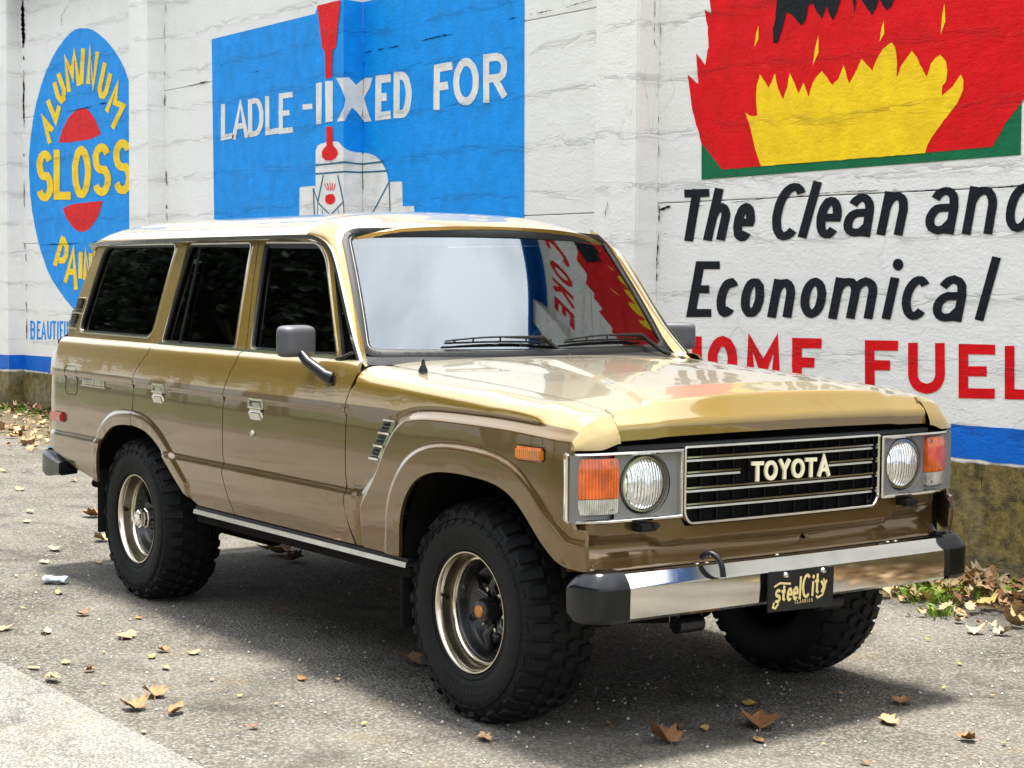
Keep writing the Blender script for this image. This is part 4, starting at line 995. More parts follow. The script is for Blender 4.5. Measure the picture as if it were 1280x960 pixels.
# wipers
for piv, end, y0 in (((2.045, .12), (1.96, -.42), 0), ((2.02, .66), (1.985, .10), 0)):
    def on(y, h, dv=0):
        u = y/.70; q = LW(np.array([u]), np.array([h]))[0]; return q+np.array([.012, 0, .012])
    w_ = B(); pv = np.array([piv[0], piv[1], 1.185]); el = on(piv[1]-.12, .055)+np.array([.012, 0, .016])
    mid = on((piv[1]+end[1])/2-.02, .075)+np.array([.010, 0, .010])
    w_.tube([pv, pv+np.array([-.02, -.03, .018]), el, mid], [.011, .010, .008, .005], BLACKP, 8); w_.lathe([(0, .014), (.010, .014), (.014, 0)], BLACKP, pv-np.array([0, 0, .004]), (.5, 0, .85), 12); arm = w_.build('wiper', truck)
    w_ = B(); y1 = (piv[1]+end[1])/2+.19; y2 = (piv[1]+end[1])/2-.27; n = 13
    P = [on(y1+(y2-y1)*k/(n-1), .045+.012*math.sin(k/(n-1)*3.1)) for k in range(n)]; w_.tube(P, .0045, GASKET, 6)
    w_.tube([p+np.array([.006, 0, .009+.010*math.sin(math.pi*i/(n-1))]) for i, p in enumerate(P)], .0042, BLACKP, 6)
    for i in (1, 3, 6, 9, 11): w_.tube([P[i], P[i]+np.array([.006, 0, .012+.010*math.sin(math.pi*i/(n-1))])], .004, BLACKP, 6)
    w_.build('wiper_blade', arm)

# ---- hood
def hoodz(x, y):
    a = np.abs(y)/.706; z = zhood(x)+.026*(1-a**2.4)
    # pressed centre: raised plateau that widens towards the front, with a soft shoulder
    yr = np.interp(x, [1.9, 2.3, 3.33], [.10, .17, .55]); z = z+.013*ss(yr+.03-np.abs(y), 0, .06)*ss(x, 2.10, 2.35)
    yb = np.abs(np.abs(y)-.36); z = z+.009*(1-ss(np.hypot((x-2.36)/3.2, yb*1.0), .02, .10))*1.0
    return z
def LH(u, v):
    # u = y, v = distance along the hood; past 3.325 it turns down over the nose
    u = np.asarray(u, float); v = np.asarray(v, float); xe = 3.335-.022*(np.abs(u)/.70)**2; s = np.maximum(v-3.30, 0); x = np.minimum(v, 3.30)-0.0
    P = np.array([(0, 0), (.024, .001), (.030, .005), (.074, .042), (.078, .049), (.080, .058), (.080, .094)])
    d = np.r_[0, np.cumsum(np.hypot(*np.diff(P, axis=0).T))]
    def pf(s): return np.interp(s, d, P[:, 0]), np.interp(s, d, P[:, 1])
    X = 0; Z = 0
    for k, w_ in ((-.003, .25), (0, .5), (.003, .25)): px, pz = pf(np.maximum(s+k, 0)); X = X+w_*px; Z = Z+w_*pz
    ht = hoodz(np.minimum(v, 3.30), u); crown = .026*(1-(np.abs(u)/.706)**2.4)
    zz = ht-Z-(ht-zhood(np.minimum(v, 3.30)))*.75*ss(s, 0, .10)
    return np.stack([np.minimum(v, 3.30)+X-.008*(np.abs(u)/.70)**2*ss(v, 2.9, 3.33), u, zz], 1)
HL = 3.30+.142
o = [(-.700, 2.05), (-.7005, 2.3), (-.701, HL), (.701, HL), (.7005, 2.3), (.700, 2.05), (.62, 2.035), (.3, 2.075), (0, 2.085), (-.3, 2.075), (-.62, 2.035)]
b = B(); b.skin(o, LH, UPPER, .020, creases=[np.array([(-.7, 3.30+q), (.7, 3.30+q)]) for q in (.018, .022, .026, .03, .034, .038, .06, .085, .088, .091, .094, .097, .100, .103, .108, .115)], flange=.012, sign=-1); hood = b.build('hood', truck)
b = B(); b.lathe([(0, .048), (.005, .047), (.008, .03), (.016, .012), (.018, 0)], GASKET, (2.325, -.742, 1.152), (0, 0, 1), 12); b.build('aerial_base', truck)
# ---- front end
def FX(y): return 3.392-.030*(np.abs(y)/.80)**2.2
# dark backing
b = B(); b.box((3.27, 0, .85), (.02, 1.62, .30), DARK, 0); b.box((3.18, 0, .62), (.02, 1.4, .20), DARK, 0); b.box((3.33, 0, .966), (.10, 1.42, .014), GASKET, .002); b.build('radiator_support', truck)
gr = B()
def rectsweep(bl, y0, y1, z0, z1, r, xf, w_, dpt, mat, closed=True):
    l = dense(rrect(y0, z0, y1, z1, r), .05); P = np.stack([xf(l[:, 0]), l[:, 0], l[:, 1]], 1); c = np.array([xf(np.array([(y0+y1)/2]))[0], (y0+y1)/2, (z0+z1)/2])
    bl.sweep(P, [(0, -dpt), (w_, -dpt), (w_*.9, .004), (w_*.5, .008), (0, .004)], c-P, mat, True)
gx = lambda y: FX(y)+.008
l_ = roundpoly([(-.448, .965), (-.448, .745), (-.425, .712), (.425, .712), (.448, .745), (.448, .965)], [.01, .02, .02, .02, .02, .01], 3); l_ = dense(l_, .05)
P = np.stack([gx(l_[:, 0]), l_[:, 0], l_[:, 1]], 1); gr.sweep(P, [(0, -.05), (.013, -.05), (.012, .0), (.007, .005), (.001, .003)], np.array([3.4, 0, .84])-P, CHROME, True, angle=50)
grille = gr.build('grille', truck)
b = B(); b.box((3.345, 0, .838), (.006, .90, .25), DARK, 0)
for k in range(13):
    y = -.42+k*.07; b.box((3.358, y, .838), (.012, .0025, .245), GASKET, 0)
b.build('grille_fins', grille)
for z, segs in ((.922, ((-.425, .425),)), (.874, ((-.425, -.200), (.205, .425))), (.824, ((-.425, .425),)), (.772, ((-.425, .425),))):
    for y0, y1 in segs:
        ys = np.linspace(y0, y1, 14); b = B(); b.sweep(np.stack([FX(ys)-.010, ys, 0*ys+z+.004], 1), [(-.004, -.018), (.005, -.018), (.005, .004), (.002, .008), (-.003, .008), (-.004, .004)], (0, 0, 1), CHROME); b.sweep(np.stack([FX(ys)-.010, ys, 0*ys+z-.008], 1), [(-.003, -.018), (.0035, -.018), (.0035, .004), (-.003, .006)], (0, 0, 1), CHROMED); b.sweep(np.stack([FX(ys)-.012, ys, 0*ys+z-.003], 1), [(-.003, -.018), (.003, -.018), (.003, .002), (-.003, .002)], (0, 0, 1), GASKET)
        b.build('grille_bar', grille)
# name on the grille
b = B(); cw = .049; x_ = -.164
for ch, w_ in (('T', .052), ('O', .058), ('Y', .056), ('O', .058), ('T', .052), ('A', .060)):
    q = [(x_*1e3, 900), ((x_+w_)*1e3, 899), ((x_+w_)*1e3, 834), (x_*1e3, 835)]; V, T = union(glyph(ch, q, (12.8, 12.5))); V = V/1e3; x_ += w_+.005
    # glyph() works in pixels; keep it metric by direct scaling
    n = len(V); P0 = np.stack([0*V[:, 0]+3.404, V[:, 0], V[:, 1]], 1); P1 = P0-np.array([.007, 0, 0])
    T = [t if np.cross(P0[t[1]]-P0[t[0]], P0[t[2]]-P0[t[0]])[0] > 0 else t[::-1] for t in T]
    b.add(P0, T, [(1, 0, 0)]*n, CREAM)
    from collections import Counter
    ec = Counter(); 
    for t in T:
        for i in range(3): ec[(t[i], t[(i+1) % 3])] += 1
    bd = [e for e in ec if (e[1], e[0]) not in ec]; b.addauto(np.vstack([P0, P1]), [(i, i+n, j+n, j) for i, j in bd], CREAM, 40)
b.build('name_lettering', grille)
for sg in (-1, 1):
    # lamp surround
    def bx(y): return FX(y)-.0-.055*np.clip((np.abs(y)-.74)/.13, 0, 1)**1.6*.65+.012
    ya, yb_ = sorted((sg*.452, sg*.876)); l = dense(roundpoly([(ya, .738), (yb_, .738), (yb_, .958), (ya, .958)], [.022 if sg < 0 else .008, .022 if sg > 0 else .008, .006, .006], 4), .025); P = np.stack([bx(l[:, 0]), l[:, 0], l[:, 1]], 1); cen = np.array([3.38, (ya+yb_)/2, .848])
    b = B(); b.sweep(P, [(0, -.03), (.014, -.03), (.013, .002), (.007, .007), (.001, .004)], cen-P, CHROME, True, angle=50); bz = b.build('lamp_surround', truck)
    # grey panel with the headlamp hole
    def LB(u, v): return np.stack([FX(u)-.004-.036*np.clip((np.abs(u)-.74)/.13, 0, 1)**1.6, u, v], 1)
    hc = (sg*.590, .850); hole = [(hc[0]+.098*math.cos(t), hc[1]+.098*math.sin(t)) for t in np.linspace(0, 2*math.pi, 41)[:-1]]
    ia, ib = sorted((sg*.462, sg*.708)); b = B(); b.skin([(ia, .748), (ib, .748), (ib, .950), (ia, .950)], LB, BEZEL, .03, [hole], flange=.0, sign=1)
    b.lathe([(.098, -.004), (.095, -.012), (.090, -.034)], BEZEL, (FX(.59), hc[0], hc[1]), (1, 0, 0), 40); b.box((FX(.7)-.022, sg*.785, .848), (.004, .165, .206), BEZEL, 0); b.build('bezel', bz)
    b = B(); c = (FX(.59)-.020, hc[0], hc[1]); b.lathe([(.086, -.01), (.090, .004), (.087, .012), (.081, .012)], CHROME, c, (1, 0, 0), 40); b.build('chrome_ring', bz)
    b = B(); b.lathe([(0, .034), (.03, .032), (.055, .026), (.074, .016), (.083, .006)], HEAD, c, (1, 0, 0), 40, angle=80); b.build('headlamp', bz)
    # turn signal and side light
    def LS(u, v): return np.stack([FX(u)+.014-.036*np.clip((np.abs(u)-.74)/.13, 0, 1)**1.6-.006*((v-.85)/.09)**4, u, v], 1)
    sa, sb = sorted((sg*.706, sg*.868))
    b = B(); b.skin(roundpoly([(sa, .815), (sb, .815), (sb, .938), (sa, .938)], [.002, .002, .010, .010], 3), LS, AMBER, .012, flange=.022, sign=1); b.build('turn_signal', bz)
    b = B(); b.skin(roundpoly([(sa, .766), (sb, .766), (sb, .813), (sa, .813)], [.010, .010, .002, .002], 3), LS, CLEARL, .012, flange=.022, sign=1)
    b.build('side_light', bz)
    for y, z in ((.728, .925), (.846, .925), (.728, .780), (.846, .780)): b = B(); p = LS(np.array([sg*y]), np.array([z]))[0]; b.lathe([(0, .003), (.005, .003), (.006, 0)], CHROMED, p, (1, 0, 0), 10); b.build('screw', bz)
    b = B(); b.box((3.385, sg*.60, .718), (.05, .075, .026), GASKET, .006); b.box((3.40, sg*.575, .722), (.03, .03, .018), BLACKP, .004); b.build('headlamp_washer', truck)
for sg in (-1, 1): b = B(); b.box((3.300, sg*.72, .655), (.008, .27, .17), DARK, 0); b.build('splash_panel', truck)
# valance: upper band, step, tucked lower apron
def vstep(y): return np.interp(np.abs(y), [0, .50, .575, .9], [.652, .655, .688, .690])
def LV(u, v):
    st = vstep(u); base = FX(u)-.010-.055*np.clip((np.abs(u)-.74)/.10, 0, 1.3)**1.8
    fd_ = 1-ss(np.abs(u), .775, .835); x = base-.034*(1-ss(v, st-.020, st+.004))*fd_+.040*ss(.645-v, 0, .055)*fd_+.014*ss(v, .0, .60)*0
    x = x+.020*ss(.615-v, 0, .03)
    return np.stack([x, u, v], 1)
o = [(-.845, .59), (.845, .59), (.850, .66), (.840, .733), (.455, .733), (.447, .740), (.425, .706), (-.425, .706), (-.447, .740), (-.455, .733), (-.840, .733), (-.850, .66)]
b = B(); b.skin(o, LV, LOWER, .018, [[(.105, .628), (.118, .620), (.131, .628), (.118, .638)]], flange=.012, sign=1); b.build('front_valance', truck)
# ---- front bumper
bx_ = lambda y: 3.470-.012*(np.abs(y)/.7)**2
ys = np.linspace(-.735, .735, 30)
prof = [(.028, -.045), (.0, -.030), (-.030, -.022), (-.105, -.022), (-.128, -.028), (-.138, -.045), (-.138, -.05), (.028, -.05)]
b = B(); P = np.stack([bx_(ys), ys, 0*ys+.578], 1)
V = []; pr = [(-.165, .584), (-.120, .584), (-.050, .588), (-.036, .584), (.0, .552), (.0045, .546), (.006, .50), (.004, .452), (-.006, .442), (-.03, .440), (-.06, .440)]
for i, y in enumerate(ys):
    for dx, z in pr: V.append((bx_(y)+dx, y, z))
n = len(pr); Fm = [(i*n+k, (i+1)*n+k, (i+1)*n+k+1, i*n+k+1) for i in range(29) for k in range(2, n-1)]; Ft = [(i*n+k, (i+1)*n+k, (i+1)*n+k+1, i*n+k+1) for i in range(29) for k in range(0, 2)]
b.addauto(V, Fm, CHROME, 25); b.addauto(V, Ft, BLACKP, 25); bp_ = b.build('front_bumper', truck)
for y in (-.40, -.36, -.05, .48, .52): b = B(); b.lathe([(0, .006), (.008, .006), (.010, 0)], CHROME, (3.405, y, .585), (0, 0, 1), 12); b.build('bolt', bp_)
for sg in (-1, 1):
    b = B(); path = smoothpoly([(3.460, sg*.728, 0), (3.458, sg*.79, 0), (3.450, sg*.818, 0), (3.425, sg*.845, 0), (3.375, sg*.856, 0), (3.335, sg*.856, 0)], 3)
    pr2 = [(-.01, .440), (.008, .444), (.014, .456), (.016, .545), (.010, .560), (-.012, .588), (-.024, .595), (-.10, .597), (-.10, .45), (-.04, .440)]
    T = np.gradient(path, axis=0); T /= np.linalg.norm(T, axis=1, keepdims=True); nn = np.stack([T[:, 1]*sg, -T[:, 0]*sg, 0*T[:, 0]], 1); V = []
    for i, p in enumerate(path):
        k = 1-.25*ss(i/len(path), .6, 1.0)
        for dn, z in pr2: q = p+nn[i]*dn*k; V.append((q[0], q[1], .52+(z-.52)*(1-.25*ss(i/len(path), .7, 1))))
    n = len(pr2); F_ = [(i*n+k, i*n+(k+1) % n, (i+1)*n+(k+1) % n, (i+1)*n+k) for i in range(len(path)-1) for k in range(n)]+[tuple(range(n)), tuple(range((len(path)-1)*n, len(path)*n))]
    if sg > 0: F_ = [f[::-1] for f in F_]
    b.addauto(V, F_, CAPM, 24); b.build('bumper_end', bp_)
# hook over the bumper
b = B(); b.tube(smoothpoly([(3.41, -.385, .606), (3.425, -.380, .620), (3.443, -.372, .624), (3.464, -.364, .612), (3.480, -.360, .588), (3.484, -.358, .552)], 2), [.010]*4+[.012]*40 if False else .010, GASKET, 10); b.build('tow_hook', truck)
# front plate
pl = B(); R_ = Matrix.Rotation(math.radians(-1.5), 3, 'X'); pc = np.array([3.492, -.022, .482]); pl.box(pc, (.006, .300, .132), BLACKP, .002, R_); plate = pl.build('front_plate', truck)
b = B()
def platetxt(ch, y0, y1, z0, z1, pen, sl=.0):
    V, T = union(glyph(ch, [((y0+sl)*1e3, z1*1e3), ((y1+sl)*1e3, z1*1e3), (y1*1e3, z0*1e3), (y0*1e3, z0*1e3)], (pen[0]*1e3, pen[1]*1e3))); V = V/1e3; n = len(V)
    P = np.stack([0*V[:, 0]+3.4965, V[:, 0]+pc[1], V[:, 1]+pc[2]], 1); T = [t if np.cross(P[t[1]]-P[t[0]], P[t[2]]-P[t[0]])[0] > 0 else t[::-1] for t in T]
    b.add(P, T, [(1, 0, 0)]*n, GOLD)
for ch, y0, y1, z0, z1 in (('S', -.124, -.096, -.034, .012), ('t', -.095, -.070, -.034, .020), ('e', -.070, -.044, -.033, .012), ('e', -.043, -.017, -.032, .014), ('l', -.016, -.002, -.031, .044), ('C', -.001, .040, -.030, .050), ('i', .042, .056, -.026, .044), ('t', .057, .082, -.026, .046), ('y', .080, .116, -.012, .026)):
    platetxt(ch, y0, y1, z0, z1, (.0095, .0095), .005)
for ch, i in zip('CLASSICS', range(8)): platetxt(ch, -.030+i*.0105, -.030+i*.0105+.008, -.044, -.033, (.0018, .0018))
for st in ([(-.105, -.036), (-.118, -.050), (-.130, -.046), (-.124, -.030)], [(.100, .028), (.108, .0), (.096, -.026), (.074, -.034), (.066, -.026)], [(-.125, .020), (-.10, .030), (-.05, .024)]):
    V, T = union(strokes([(p[0]*1e3, p[1]*1e3) for p in st], (7, 7))); V = V/1e3; P = np.stack([0*V[:, 0]+3.4968, V[:, 0]+pc[1], V[:, 1]+pc[2]], 1); T = [t if np.cross(P[t[1]]-P[t[0]], P[t[2]]-P[t[0]])[0] > 0 else t[::-1] for t in T]; b.add(P, T, [(1, 0, 0)]*len(P), GOLD)
b.build('plate_lettering', plate)
for y in (-.095, .075): b = B(); b.lathe([(0, .010), (.007, .009), (.010, .004), (.011, 0)], CHROME, (3.495, y, .536), (1, 0, 0), 12); b.build('plate_bolt', plate)
# ---- rear bumper
b = B(); V = []
for sg in (-1, 1):
    path = smoothpoly([(-1.10, 0, 0), (-1.10, sg*.72, 0), (-1.07, sg*.82, 0), (-.98, sg*.885, 0), (-.72, sg*.89, 0)], 3); pr3 = [(0, .605), (.014, .59), (.016, .50), (.0, .478), (-.08, .49), (-.08, .60)]
    T = np.gradient(path, axis=0); T /= np.linalg.norm(T, axis=1, keepdims=True); nn = np.stack([-T[:, 1]*sg, T[:, 0]*sg, 0*T[:, 0]], 1)
    V = []
    for i, p in enumerate(path):
        lowr = .04*ss(p[0], -.95, -.72)
        for dn, z in pr3: q = p+nn[i]*dn; V.append((q[0], q[1], .53+(z-.53)*(1-.45*ss(p[0], -.98, -.72))))
    n = len(pr3); F_ = [(i*n+k, i*n+(k+1) % n, (i+1)*n+(k+1) % n, (i+1)*n+k) for i in range(len(path)-1) for k in range(n)]+[tuple(range((len(path)-1)*n, len(path)*n))]
    b.addauto(V, F_, BLACKP, 40)
rb = b.build('rear_bumper', truck)
b = B(); b.box((-1.06, -.70, .607), (.10, .30, .010), CHROME, .004); b.build('bumper_step', rb)
# tailgate closes the back
b = B(); b.add([(-1.0, -.80, .6), (-1.0, .80, .6), (-.99, .80, 1.16), (-.99, -.80, 1.16)], [(0, 3, 2, 1)], [(-1, 0, 0)]*4, LOWER); b.add([(-.99, -.80, 1.16), (-.99, .80, 1.16), (-.86, .79, 1.2), (-.76, .68, 1.64), (-.76, -.68, 1.64), (-.86, -.79, 1.2)], [(0, 5, 2, 1), (5, 4, 3, 2)], [(-1, 0, .2)]*6, UPPER)
b.build('tailgate', truck)
# ---- under body
b = B()
b.box((1.2, 0, .56), (3.9, 1.10, .10), DARK, .01); b.box((1.5, 0, .52), (1.55, 1.60, .06), DARK, .01)
for sg in (-1, 1): b.box((1.15, sg*.40, .50), (4.4, .08, .11), DARK, .01)
b.build('chassis', truck)
for xc in (0, WB):
    b = B(); b.tube([(xc, -.62, .372), (xc, .62, .372)], .045, DARK, 12)
    b.lathe([(0, -.10), (.08, -.09), (.13, -.04), (.14, .0), (.13, .04), (.08, .09), (0, .10)], DARK, (xc, .18, .372), (1, 0, 0), 16); b.build('axle', truck)
for xc in (0, WB):
    for sg in (-1, 1):
        b = B()
        for k in range(4):
            ln = .58-.10*k; xx = np.linspace(-ln, ln, 12); b.sweep(np.stack([xc+xx, 0*xx+sg*.46, .372-.035-.012*k+.12*(xx/.58)**2], 1), [(-.035, -.004), (.035, -.004), (.035, .004), (-.035, .004)], (0, 1, 0), DARK)
        b.build('leaf_spring', truck)
b = B()
b.tube([(3.28, -.375, .365), (3.28, -.270, .365)], .028, BLACKP, 14); b.box((3.27, -.372, .40), (.04, .012, .10), BLACKP, .003); b.box((3.27, -.270, .40), (.04, .012, .10), BLACKP, .003); b.build('spring_shackle', truck)
b = B(); b.tube([(3.28, .375, .375), (3.28, .270, .375)], .028, BLACKP, 14); b.box((3.27, .372, .40), (.04, .012, .10), BLACKP, .003); b.build('spring_shackle', truck)
b = B(); b.tube([(3.24, -.37, .38), (3.10, -.50, .37), (2.9, -.52, .36)], .014, DARK, 8); b.tube([(3.10, -.55, .40), (3.10, .5, .36)], .016, DARK, 8); b.build('steering_rod', truck)
b = B(); b.tube(smoothpoly([(2.6, -.30, .42), (1.6, -.33, .40), (1.0, -.36, .38), (.75, -.40, .36)], 2), .026, DARK, 10); b.tube([(.62, -.42, .36), (.12, -.46, .37)], .075, DARK, 14); b.tube([(.12, -.46, .38), (-.05, -.5, .50), (-.5, -.55, .46), (-1.0, -.6, .42)], .024, DARK, 8)
b.box((1.15, -.42, .40), (.30, .22, .12), DARK, .02); b.build('exhaust', truck)
# ---- interior
b = B(); b.box((.95, 0, .60), (2.3, 1.5, .03), INTER, 0); b.box((1.88, 0, .98), (.22, 1.42, .40), INTER, .03); b.box((1.82, 0, 1.155), (.28, 1.36, .06), INTER, .02); b.box((1.80, .40, 1.19), (.16, .40, .06), INTER, .02); b.build('dashboard', truck)
for x, y, wd in ((1.15, -.38, .50), (1.15, .38, .50), (.30, 0, 1.30)):
    b = B(); b.box((x, y, .80), (.50, wd, .16), INTER, .05); b.box((x-.28, y, 1.05), (.14, wd, .52), INTER, .05, Matrix.Rotation(math.radians(-14), 3, 'Y')); s_ = b.build('seat', truck)
    for yy in ((y,) if wd < 1 else (-.4, .4)):
        b = B(); b.box((x-.36, yy, 1.385), (.09, .24, .15), TRIMG, .03); b.build('headrest', s_)
b = B(); c = np.array([1.58, .40, 1.16]); ax = Vector((-.80, 0, .60)).normalized(); u = np.array(ax.orthogonal().normalized()); v_ = np.cross(np.array(ax), u)
b.tube([c+.195*(u*math.cos(t)+v_*math.sin(t)) for t in np.linspace(0, 2*math.pi, 33)[:-1]], .012, TRIMG, 8, True); b.tube([c, c+np.array([.25, 0, -.17])], .03, BLACKP, 10)
for t in (0, 2.1, 4.2): b.tube([c, c+.19*(u*math.cos(t)+v_*math.sin(t))], .012, BLACKP, 6)
b.build('steering_wheel', truck)
b = B(); b.box((1.66, 0, 1.545), (.022, .24, .062), TRIMG, .012, Matrix.Rotation(.25, 3, 'Z')); b.tube([(1.67, 0, 1.57), (1.72, 0, 1.63)], .008, TRIMG, 8); b.build('rear_view_mirror', truck)
# ---- door mirrors
for sg in (-1, 1):
    y0 = sg*.858; base = np.array([1.872, y0, 1.130]); c = np.array([1.732 if sg < 0 else 1.762, sg*.925, 1.246])
    b = B(); b.tube([base+np.array([.005, sg*.004, -.015]), base+np.array([-.005, sg*.022, -.006]), c+np.array([.066, -sg*.010, -.075]), c+np.array([.035, 0, -.045])], [.024, .022, .020, .017], BLACKP, 12)
    b.box(base+np.array([0, sg*.002, -.020]), (.062, .034, .050), BLACKP, .012); mr = b.build('door_mirror', truck)
    b = B(); V = []; nu, nv = 32, 20; R3 = np.array(Matrix.Rotation(sg*math.radians(-24), 3, 'Z'))
    pw = lambda c_, e: math.copysign(abs(c_)**e, c_)
    for i in range(nv+1):
        ph = -math.pi/2+math.pi*i/nv
        for k in range(nu):
            th = 2*math.pi*k/nu; xx = pw(math.cos(th), .62)*pw(math.cos(ph), .34); yy = pw(math.sin(th), .34)*pw(math.cos(ph), .34); zz = pw(math.sin(ph), .34)
            f = 1-.10*max(xx, 0); V.append(R3@np.array([xx*.040, yy*.092*f, zz*.060*f])+c)
    b.addauto(V, [(i*nu+k, i*nu+(k+1) % nu, (i+1)*nu+(k+1) % nu, (i+1)*nu+k) for i in range(nv) for k in range(nu)], GREYP); b.build('mirror_housing', mr)

# ---- wheels
TR_ = .383; HUBZ = .366
def wheel(cx, cy, sg, front):
    """built round its hub; sg = outward direction of the axle"""
    c = np.array([cx, cy, HUBZ]); me_parent = truck
    def mk(b, name, parent, own=False):
        me = bpy.data.meshes.new(name); V = np.vstack(b.v); me.from_pydata(V.tolist(), [], b.f)
        for m in b.mats: me.materials.append(m)
        me.polygons.foreach_set('material_index', b.m); me.polygons.foreach_set('use_smooth', [True]*len(b.f)); me.normals_split_custom_set_from_vertices(np.vstack(b.n).tolist())
        o = bpy.data.objects.new(name, me); COL.objects.link(o); o.parent = parent
        if own: o.location = Vector(c)-Vector(TL0)
        return o
    A = (0, sg, 0)
    # rim: outer lip, stepped bright barrel
    b = B(); b.lathe([(.196, -.02), (.203, -.006), (.2065, .004), (.2045, .010), (.1995, .009), (.195, .002), (.192, -.010)], RIMM, (0, 0, 0), A, 72, 30)
    b.lathe([(.192, -.010), (.1895, -.026), (.187, -.040), (.185, -.046)], RIMD, (0, 0, 0), A, 72, 30)
    b.lathe([(.185, -.046), (.181, -.042), (.175, -.042), (.170, -.048), (.168, -.058)], RIMM, (0, 0, 0), A, 72, 30)
    wh = mk(b, 'wheel', truck, True)
    b = B(); b.lathe([(.168, -.058), (.163, -.064), (.158, -.085), (.148, -.100), (.120, -.112), (.095, -.118), (.078, -.104), (.060, -.098), (0, -.098)], RIMB, (0, 0, 0), A, 60, 30)
    for k in range(6):
        t = math.radians(60*k+20); ct, st = math.cos(t), math.sin(t); p = np.array([ct, 0, st])
        b.tube([p*.055+np.array([0, sg*-.098, 0]), p*.085+np.array([0, sg*-.080, 0]), p*.145+np.array([0, sg*-.100, 0])], [.018, .017, .013], RIMB, 8)
        b.lathe([(0, .022), (.008, .020), (.011, .012), (.011, 0)], CHROMED if front else BLACKP, (.070*math.cos(t+.5), sg*-.10, .070*math.sin(t+.5)), A, 6)
    mk(b, 'wheel_centre', wh)
    b = B()
    if front:
        b.lathe([(0, -.030), (.018, -.031), (.036, -.036), (.042, -.048), (.044, -.098)], RIMB, (0, 0, 0), A, 24); b.lathe([(0, -.026), (.019, -.027), (.022, -.033)], ORANGEB, (0, 0, 0), A, 20)
    else:
        b.lathe([(0, .006), (.034, .006), (.041, .0), (.044, -.012), (.044, -.03), (.047, -.034), (.047, -.098)], CHROME, (0, 0, 0), A, 8, 20)
        for k in range(6): t = math.radians(60*k); b.lathe([(0, .010), (.006, .009), (.007, .004)], CHROMED, (.030*math.cos(t), 0, .030*math.sin(t)), A, 6)
    mk(b, 'hub', wh)
    b = B(); b.tube([(-.178, sg*-.030, .02), (-.168, sg*-.004, .02)], .005, GASKET, 6); mk(b, 'valve', wh)
    # tyre carcass; sg side is the outer wall
    w2 = .125; off = -.118   # section centre lies inboard of the lip
    pr = [(.200, w2-.012), (.206, w2-.004), (.214, w2+.001), (.240, w2+.014), (.270, w2+.020), (.300, w2+.019), (.325, w2+.012), (.345, w2-.001), (.358, w2-.018), (.366, w2-.045), (.369, .04), (.370, 0)]
    full = [(r, h+off) for r, h in pr]+[(r, -h+off) for r, h in pr[::-1][1:]]
    b = B(); b.lathe(full, RUBBER, (0, 0, 0), A, 96, 40)
    # wall ribs and raised lettering-like bars
    for r0 in (.222, .318): b.lathe([(r0-.0035, w2+off+.010), (r0, w2+off+.0205 if r0 > .3 else w2+off+.012), (r0+.0035, w2+off+.010)], RUBBER, (0, 0, 0), A, 96, 40)
    NP = 38; rr = lambda w_: np.interp(abs(w_), [0, .04, w2-.045, w2-.018, w2+.003, w2+.012], [.370, .369, .366, .358, .345, .325])
    def block(ps, h, taper=.82):
        """ps: (angle deg, across) corners; raised h above the carcass"""
        ps = np.array(ps, float); cc = ps.mean(0); V = []
        for k, (hh, tp) in enumerate(((-.006, 1.0), (h, taper))):
            for a, w_ in cc+(ps-cc)*tp:
                r = rr(w_)
                # outward direction leans sideways on the shoulder
                ln = ss(abs(w_), w2-.045, w2+.012)*1.05; dr = math.cos(ln)*hh; dw = math.sin(ln)*hh*np.sign(w_)
                t = math.radians(a); V.append(((r+dr)*math.cos(t), sg*(w_+dw+off), (r+dr)*math.sin(t)))
        n = len(ps); F_ = [tuple(range(n, 2*n))]+[(i, (i+1) % n, n+(i+1) % n, n+i) for i in range(n)]
        b.addauto(V, F_, RUBBER, 20)
    st = 360/NP
    for k in range(NP):
        a = k*st
        for s_ in (1, -1):
            q = a+(st/2 if s_ < 0 else 0); e = st*.40
            # shoulder lug, alternately long and short
            if k % 2: block([(q-e, s_*.062), (q+e*.8, s_*.058), (q+e*.95, s_*.112), (q+e*.9, s_*.136), (q-e*.75, s_*.136), (q-e*.85, s_*.112)], .013)
            else: block([(q-e*.9, s_*.066), (q+e*.9, s_*.062), (q+e, s_*.110), (q+e*.6, s_*.124), (q-e*.8, s_*.124), (q-e, s_*.108)], .013)
            q2 = q+st*.5; block([(q2-e*.85, s_*.008), (q2+e*.35, s_*.004), (q2+e*.95, s_*.030), (q2+e*.7, s_*.052), (q2-e*.45, s_*.056), (q2-e*.95, s_*.030)], .013)
    # side biters
    for k in range(NP):
        t0 = k*st
        for s_ in (1,):
            V = []
            for (a, r) in ((t0-st*.30, .306), (t0+st*.12, .300), (t0+st*.34, .338), (t0-st*.22, .340)):
                wv = np.interp(r, [p[0] for p in pr[:9]], [p[1] for p in pr[:9]])
                for dd in (-.003, .0045): V.append((r*math.cos(math.radians(a)), sg*(s_*(wv+dd)+off), r*math.sin(math.radians(a))))
            b.addauto(V, [(1, 3, 5, 7), (0, 2, 3, 1), (2, 4, 5, 3), (4, 6, 7, 5), (6, 0, 1, 7)], RUBBER, 20)
